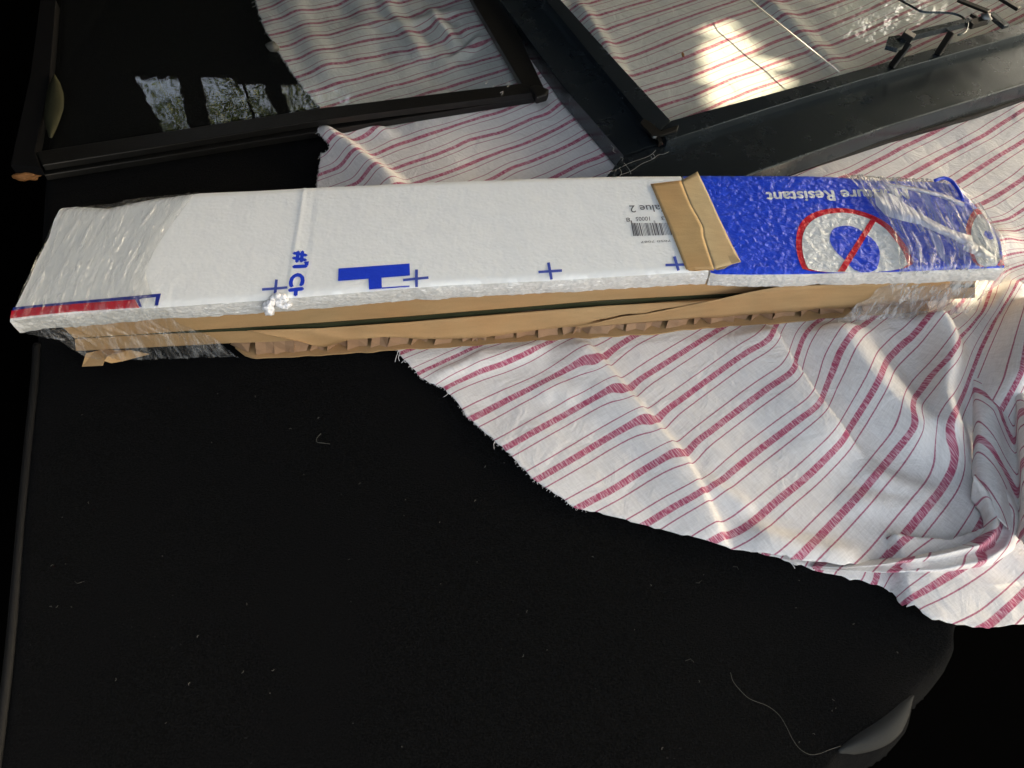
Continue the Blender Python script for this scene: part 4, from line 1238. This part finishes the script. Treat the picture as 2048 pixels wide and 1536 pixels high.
# ================================================================== FIRE DOORS
def plate(name, pxs, ztop, h, mat, parent, bev=0.0012, seg=2):
    top = [U(x, y, ztop) for x, y in pxs]
    me = prism_between(top, [p - np.array([0, 0, h]) for p in top], name)
    bm = bmesh.new(); bm.from_mesh(me); bmesh.ops.dissolve_limit(bm, angle_limit=0.01, verts=bm.verts[:], edges=bm.edges[:]); bm.to_mesh(me); bm.free()
    if bev: bevel_mesh(me, bev, seg)
    o = link(name, me, mat, parent, smooth=False)
    return o
def down(pts, z, dz):
    """same plan outline as seen at height z, given again for height z-dz"""
    return pts
# left door (thin frame, under the right one)
ld = empty('glass_door', 'narrow black framed glass door lying flat at upper left, reflecting trees', 'glass door', 'fire doors laid on the cloth')
ZL = 0.026
plate('bottom_rail', [(72,303),(640,216),(1045,166),(1092,182),(640,240),(300,296),(84,330)], ZL, 0.008, M['black'] if False else M['frame2'], ld)
plate('rail_foot', [(88,334),(640,246),(1088,187),(1090,191),(640,262),(88,350)], 0.014, 0.008, M['frame2'], ld)
plate('right_stile', [(1043,166.5),(945,0),(880,-120),(930,-120),(1005,0),(1091,181)], ZL - 0.0005, 0.010, M['frame2'], ld)
plate('left_stile', [(70,302),(100,150),(112,0),(80,0),(60,150),(20,330),(80,334)], ZL + 0.0005, 0.012, M['dark'], ld)
plate('glass_pane', [(76,300),(640,213),(1043,164),(945,0),(880,-110),(120,-110),(108,0),(100,150)], ZL - 0.006, 0.004, M['glass'], ld, 0)
plate('corner_lug', [(1060,172),(1075,168),(1098,178),(1094,188),(1072,194)], ZL + 0.003, 0.010, M['frame2'], ld, 0.002)
# right door
rd = empty('glass_door', 'wide black framed glass door with latch bracket lying at upper right', 'glass door', 'fire doors laid on the cloth')
ZR = 0.031
plate('left_stile', [(1247,311),(1123,168),(1000,0),(920,-120),(1000,-120),(1082,0),(1180,118),(1284,240),(1318,287)], ZR, 0.024, M['frame'], rd)
plate('bottom_rail', [(1243,313),(1318,289),(1430,256),(1540,220),(1720,163),(2048,66),(2300,-10),(2300,90),(2048,168),(1775,252),(1629,303),(1505,347),(1400,392),(1220,430),(1212,352)], ZR + 0.0006, 0.024, M['frame'], rd, 0.003, 3)
plate('rail_foot', [(1510,352),(1640,310),(1780,262),(2048,180),(2300,100),(2300,122),(2048,196),(1960,228),(1780,280),(1650,322),(1500,372)], 0.010, 0.006, M['frame2'], rd)
ZI = ZR + 0.009
plate('inner_stile', [(1294,246),(1190,118),(1092,0),(1010,-120),(1040,-120),(1122,0),(1230,120),(1341,240.5),(1320,262)], ZI, 0.010, M['frame'], rd, 0.001)
plate('inner_rail', [(1322,262),(1342,241),(1500,199),(1760,128),(2048,44),(2300,-30),(2300,-5),(2048,66),(1720,160),(1540,215),(1430,250),(1334,281)], ZI + 0.0005, 0.010, M['frame'], rd, 0.001)
J0, J1 = (1497,0), (1677,144)
plate('glass_pane', [(1336,246),(1225,120),(1117,0),(1035,-115),(1410,-115),(1496,-1),(1676,146),(1500,203)], ZI - 0.0035, 0.004, M['glass'], rd, 0)
plate('glass_pane', [(1682,145),(1501,-1),(1416,-115),(2300,-115),(2300,-26),(2048,48),(1760,132)], ZI - 0.0035, 0.004, M['glass'], rd, 0)
link('pane_line', tube_mesh([U(1412,-115,ZI-0.002), U(1498.5,-1,ZI-0.002), U(1678,144,ZI-0.002)], 0.0009, 6), M['line_grey'], rd, True)  # thin pale grey line across the right glass
# corner clip
plate('corner_clip', [(1280,245),(1287,237),(1300,243),(1322,262),(1358,249),(1354,260),(1322,270),(1304,270)], ZI + 0.004, 0.003, M['frame2'], rd, 0.0006)
link('corner_screw', blob(U(1309, 273, ZI + 0.001), (0.0035, 0.003, 0.002), 5, 2), M['plate'], rd, True)
plate('corner_plug', [(1313,275),(1320,272),(1325,281),(1318,285)], ZI + 0.002, 0.006, M['dark'], rd, 0)
# latch bracket
lt = empty('latch', None, None); lt.parent = rd
ZK = ZI + 0.028
a, b = U(1817, 74, ZK), U(1938, 44, ZK)
def lnk(n, me, mt, bev=0.0006):
    bevel_mesh(me, bev, 1)
    o = link(n, me, mt, lt, smooth=True); o.modifiers.new('edges', 'EDGE_SPLIT').split_angle = math.radians(35); return o
lnk('latch_bar', box_mesh(a, b, 0.008, 0.0075), M['frame'])
lnk('latch_leg', box_mesh(U(1819, 86, ZK - 0.002), U(1783, 133, ZI + 0.001), 0.008, 0.004), M['frame2'])
lnk('latch_leg', box_mesh(U(1904, 64, ZK - 0.002), U(1875, 108, ZI + 0.001), 0.008, 0.004), M['frame2'])
def tab():
    px = [(1772,91),(1777,73),(1800,70),(1812,82),(1808,90),(1795,97)]
    hole = [(1792,77),(1802,74),(1803,79),(1794,81)]
    bm = bmesh.new(); es = []
    for lp in (px, hole):
        vs = [bm.verts.new(tuple(U(x, y, ZK + 0.001))) for x, y in lp]
        es += [bm.edges.new((vs[i], vs[(i + 1) % len(vs)])) for i in range(len(vs))]
    bmesh.ops.triangle_fill(bm, use_beauty=True, edges=es)
    ext = bmesh.ops.extrude_face_region(bm, geom=list(bm.faces))
    bmesh.ops.translate(bm, vec=(0, 0, -0.005), verts=[g for g in ext['geom'] if isinstance(g, bmesh.types.BMVert)])
    bmesh.ops.recalc_face_normals(bm, faces=bm.faces)
    me = bpy.data.meshes.new('latch_tab'); bm.to_mesh(me); bm.free(); return me
link('latch_tab', tab(), M['frame'], lt)
lnk('latch_cam', box_mesh(U(1806, 66, ZK + 0.004), U(1826, 78, ZK + 0.001), 0.010, 0.008), M['frame2'])
lnk('latch_block', box_mesh(U(1938, 50, ZK), U(1972, 40, ZK), 0.010, 0.007), M['frame2'])
link('latch_knob', blob(U(1972, 36, ZK + 0.003), (0.006, 0.006, 0.005), 8, 2), M['plate'], lt, True)
lnk('latch_lever', box_mesh(U(1917, 0, ZK - 0.006), U(1978, 24, ZK - 0.004), 0.008, 0.003), M['frame2'])
lnk('latch_lever', box_mesh(U(1980, 28, ZK - 0.002), U(2012, 54, ZK - 0.004), 0.009, 0.005), M['frame'])
lnk('latch_lever', box_mesh(U(1995, -8, ZK - 0.006), U(2038, 18, ZK - 0.008), 0.008, 0.004), M['frame2'])
lnk('latch_pin', box_mesh(U(1942, 29, ZK), U(1962, 42, ZK), 0.004, 0.004), M['frame2'])
link('latch_wire', tube_mesh([U(x, y, ZK + 0.002) for x, y in ((1780,-14),(1800,0),(1825,14),(1846,24),(1875,25),(1904,27),(1924,34),(1935,46),(1933,60),(1926,67),(1916,70))], 0.0013, 7, smooth_pts=4), M['frame'], lt, True)
# cobweb threads at the corners
def web(seg, r, z):
    return join_meshes([tube_mesh([U(x, y, z) for x, y in s], r, 4, smooth_pts=4) for s in seg])
tag(link('cobweb', web([[(1205,350),(1235,338),(1262,325),(1298,312),(1312,300)],[(1240,350),(1262,342),(1283,328),(1306,318),(1316,310),(1328,308),(1338,303)],[(1248,326),(1254,333),(1260,342),(1262,348)],[(1306,308),(1310,314),(1304,317),(1302,312)],
   [(1228,352),(1232,340),(1240,338),(1243,348),(1234,354),(1226,348)],[(1222,290),(1228,296),(1226,302),(1231,305)],[(1240,314),(1246,316),(1244,322)]], 0.00018, ZR + 0.0025), M['web'], rd), kind='stuff')
tag(link('cobweb', web([[(1003,165),(1006,158),(1003,152)],[(1010,170),(1015,164),(1020,168),(1014,174)],[(970,168),(975,161),(968,158)],[(985,175),(990,170)],[(1000,186),(1006,183),(1003,190)],[(1070,184),(1076,196)]], 0.0003, ZL + 0.002), M['web'], ld), kind='stuff')
link('dead_insect', blob(U(1366, 109, ZI + 0.002), (0.0016, 0.0045, 0.0015), 3, 2), M['wood'], None, True)
tag(bpy.data.objects['dead_insect'], 'tiny dark dead insect on the right glass pane', 'insect')

# ================================================================== SMALL THINGS
tag(link('wood_chip', blob(U(54, 351, 0.012), (0.014, 0.006, 0.005), 9, 3), M['wood'], None, True), 'small orange brown wood chip on black felt at far left', 'wood chip')
tag(link('fluff_ball', blob(U(545, 94, 0.024), (0.008, 0.006, 0.005), 12, 2), M['lint'], None, True), 'pale ball of fluff beside the cloth edge on the left glass', 'fluff')
def reflection_rows():  # olive lens-shaped sheet that paints a reflection on the left glass
    n = 14; rows = []
    L = [(108,148),(100,165),(94,185),(90,210),(88,235),(93,258),(98,275)]
    R = [(109,148),(120,165),(128,190),(128,215),(120,240),(112,260),(104,276)]
    A, B = poly_at(L, n), poly_at(R, n)
    for k in range(5):
        s = k / 4
        rows.append([U(*(A[i] * (1 - s) + B[i] * s), ZL + 0.001 + 0.003 * math.sin(math.pi * s)) for i in range(n)])
    return rows
lf = strip('olive_reflection', reflection_rows(), M['olive_refl'], None, 0.0004)
tag(lf, 'long olive sheet painting a reflection on the left glass near its corner', 'leaf')
tag(link('hair', tube_mesh([U(x, y, 0.001) for x, y in ((1461,1345),(1466,1362),(1480,1380),(1500,1398),(1535,1412),(1558,1430),(1572,1452),(1585,1478),(1600,1498),(1620,1509),(1640,1507),(1660,1499),(1682,1492)) ], 0.00017, 4, smooth_pts=5), M['lint'], None, True), 'long pale wavy hair on the felt near the lower right edge', 'hair', 'hairs on the felt')
tag(link('hair', tube_mesh([U(x, y, 0.001) for x, y in ((642,867),(634,876),(634,884),(646,886),(660,888))], 0.00022, 4, smooth_pts=5), M['lint'], None, True), 'small curled pale hair on the felt below the torn cardboard', 'hair', 'hairs on the felt')
def lint():
    ms = []; rs = random.Random(21)
    for x, y in [(543,1341),(104,1214),(112,1215),(142,1213),(132,1128),(149,1162),(107,1130),(540,1385),(1665,1398),(1665,1420),(1752,1412),(1705,1248),(1597,1160),(1392,1165),(1407,1150),(1398,1365),(1600,1483),(1302,1172),(952,1000),(1008,925),(810,1000),(608,950),(583,858),(722,966)] + [(rs.uniform(120, 1800), rs.uniform(760, 1500)) for _ in range(45)]:
        p = U(x, y, 0.0005); a = rs.uniform(0, 6.3); L = rs.uniform(0.0006, 0.0022) if rs.random() < 0.9 else rs.uniform(0.004, 0.009)
        p2 = p + np.array([math.cos(a), math.sin(a), 0.15]) * L * 0.5; p3 = p + np.array([math.cos(a + .6), math.sin(a + .6), 0]) * L
        if np.linalg.norm(p[:2]) > 1.2: continue
        ms.append(tube_mesh([p, p2, p3], 0.00012 if L > 0.004 else 0.00032 * rs.uniform(.5, 1), 4))
    return join_meshes(ms)
tag(link('lint', lint(), M['lint'], None), 'pale specks of lint scattered over the black felt', kind='stuff')

# ================================================================== TREES (outside, over the car) and an added sun-blocking canopy
def leaf_cloud(name, centre, ext, n, size, seed, skip=None, trunk=None, label='', dense=None):
    rs = np.random.RandomState(seed)
    t = empty(name, label, 'tree', 'trees around the car')
    C_ = np.array(centre) + (rs.rand(n, 3) * 2 - 1) * np.array(ext)
    cl = vnoise(C_[:, 0] + C_[:, 2] * 0.7, C_[:, 1] - C_[:, 2] * 0.5, seed, max(ext) * 0.16)
    C_ = C_[(cl > -0.42) | (dense(C_) if dense else False)]
    if skip is not None: C_ = C_[~skip(C_)]
    m = len(C_)
    A_ = rs.randn(m, 3); A_ /= np.linalg.norm(A_, axis=1, keepdims=True)
    B_ = np.cross(A_, rs.randn(m, 3)); B_ /= np.linalg.norm(B_, axis=1, keepdims=True)
    S_ = (size * (0.6 + 0.8 * rs.rand(m)))[:, None]
    v = np.stack([C_ - A_ * S_, C_ - B_ * S_ * 0.42, C_ + A_ * S_, C_ + B_ * S_ * 0.42], 1)
    m = len(C_)
    me = bpy.data.meshes.new('crown')
    me.vertices.add(m * 4); me.vertices.foreach_set('co', v.ravel())
    me.loops.add(m * 4); me.loops.foreach_set('vertex_index', np.arange(m * 4, dtype=np.int32))
    me.polygons.add(m); me.polygons.foreach_set('loop_start', np.arange(0, m * 4, 4, dtype=np.int32)); me.polygons.foreach_set('loop_total', np.full(m, 4, dtype=np.int32))
    me.update(calc_edges=True)
    link('crown', me, M['leaf'], t)
    if trunk:
        link('trunk', tube_mesh(trunk, lambda s: 0.14 * (1 - 0.6 * s), 10, smooth_pts=4), M['bark'], t, True)
    return t
SV = np.array(SUN)
PATCH = [  # sunlit patches, traced on the cloth
 [(1428,30),(1472,38),(1530,80),(1612,158),(1436,214),(1416,150)],
 [(1555,352),(1640,330),(1700,345),(1745,395),(1620,400)],
 [(1700,306),(1740,318),(1800,372),(1770,376)],
 [(1760,395),(1960,480),(2030,560),(1960,600),(1860,520)],
 [(1985,860),(2040,820),(2050,930),(1995,950)],
 [(1930,1150),(2048,1100),(2048,1170)],
]
PW = [np.array([U(x, y, 0.01)[:2] for x, y in p]) for p in PATCH]
def skip_fn(C_):  # leaves dropped along sun rays to let light onto the patches
    t = (C_[:, 2] - 0.01) / SV[2]
    gx, gy = C_[:, 0] - SV[0] * t, C_[:, 1] - SV[1] * t
    m = np.zeros(len(C_), bool)
    for p in PW:
        for ox, oy in ((0, 0), (.014, 0), (-.014, 0), (0, .014), (0, -.014)): m |= inside_poly(gx + ox, gy + oy, p)
    return m
def dense_fn(C_):  # canopy kept thick to block the sun elsewhere
    t = (C_[:, 2] - 0.01) / SV[2]
    gx = C_[:, 0] - SV[0] * t
    return gx < 2.0
cc = np.array([0.25, 0.55, 0.0]) + SV * 2.2  # unseen canopy added on the sun side as a blocker
leaf_cloud('leafy_tree', cc, (1.7, 1.5, 0.30), 320000, 0.023, 3, skip_fn, [(4.6, 0.2, -0.6), (4.2, 0.8, 0.8), (3.4, 1.4, 1.9), (2.6, 1.6, 2.3)], 'added leaf canopy blocking the sun over the right side, outside the view', dense_fn)
far_c = mirror_hit(470, 190, zc=4.0)
def fade_fn(C_):
    """thins the foliage towards its lower, far side, where the sky shows"""
    g = U(470, 200, 0.024)
    el = (C_[:, 2] - 0.024) / np.hypot(C_[:, 0] - g[0], C_[:, 1] - g[1])
    e0, e1 = [(-ray(470, y)[2]) / np.hypot(ray(470, y)[0], ray(470, y)[1]) for y in (140, 215)]
    q = np.clip((el - e0) / (e1 - e0), 0, 1)
    rs = np.random.RandomState(8)
    return rs.rand(len(C_)) > 0.22 + 0.78 * q
tc = mirror_hit(1775, 40, zc=3.2)
leaf_cloud('leafy_tree', (tc[0], tc[1], 3.1), (1.6, 1.5, 0.6), 42000, 0.030, 15, None, [(tc[0] + 1.2, tc[1] + 1.4, -0.6), (tc[0] + 0.9, tc[1] + 1.0, 1.2), (tc[0], tc[1], 2.9)], 'yellow green tree ahead on the right, mirrored in the right pane')
leaf_cloud('leafy_tree', (far_c[0], far_c[1] + 0.6, 4.6), (2.4, 2.0, 1.2), 46000, 0.030, 5, fade_fn, [(-6.5, 9.0, -0.6), (-5.5, 8.6, 2.0), (-4.2, 8.0, 4.4)], 'leafy tree ahead, mirrored in the left pane')
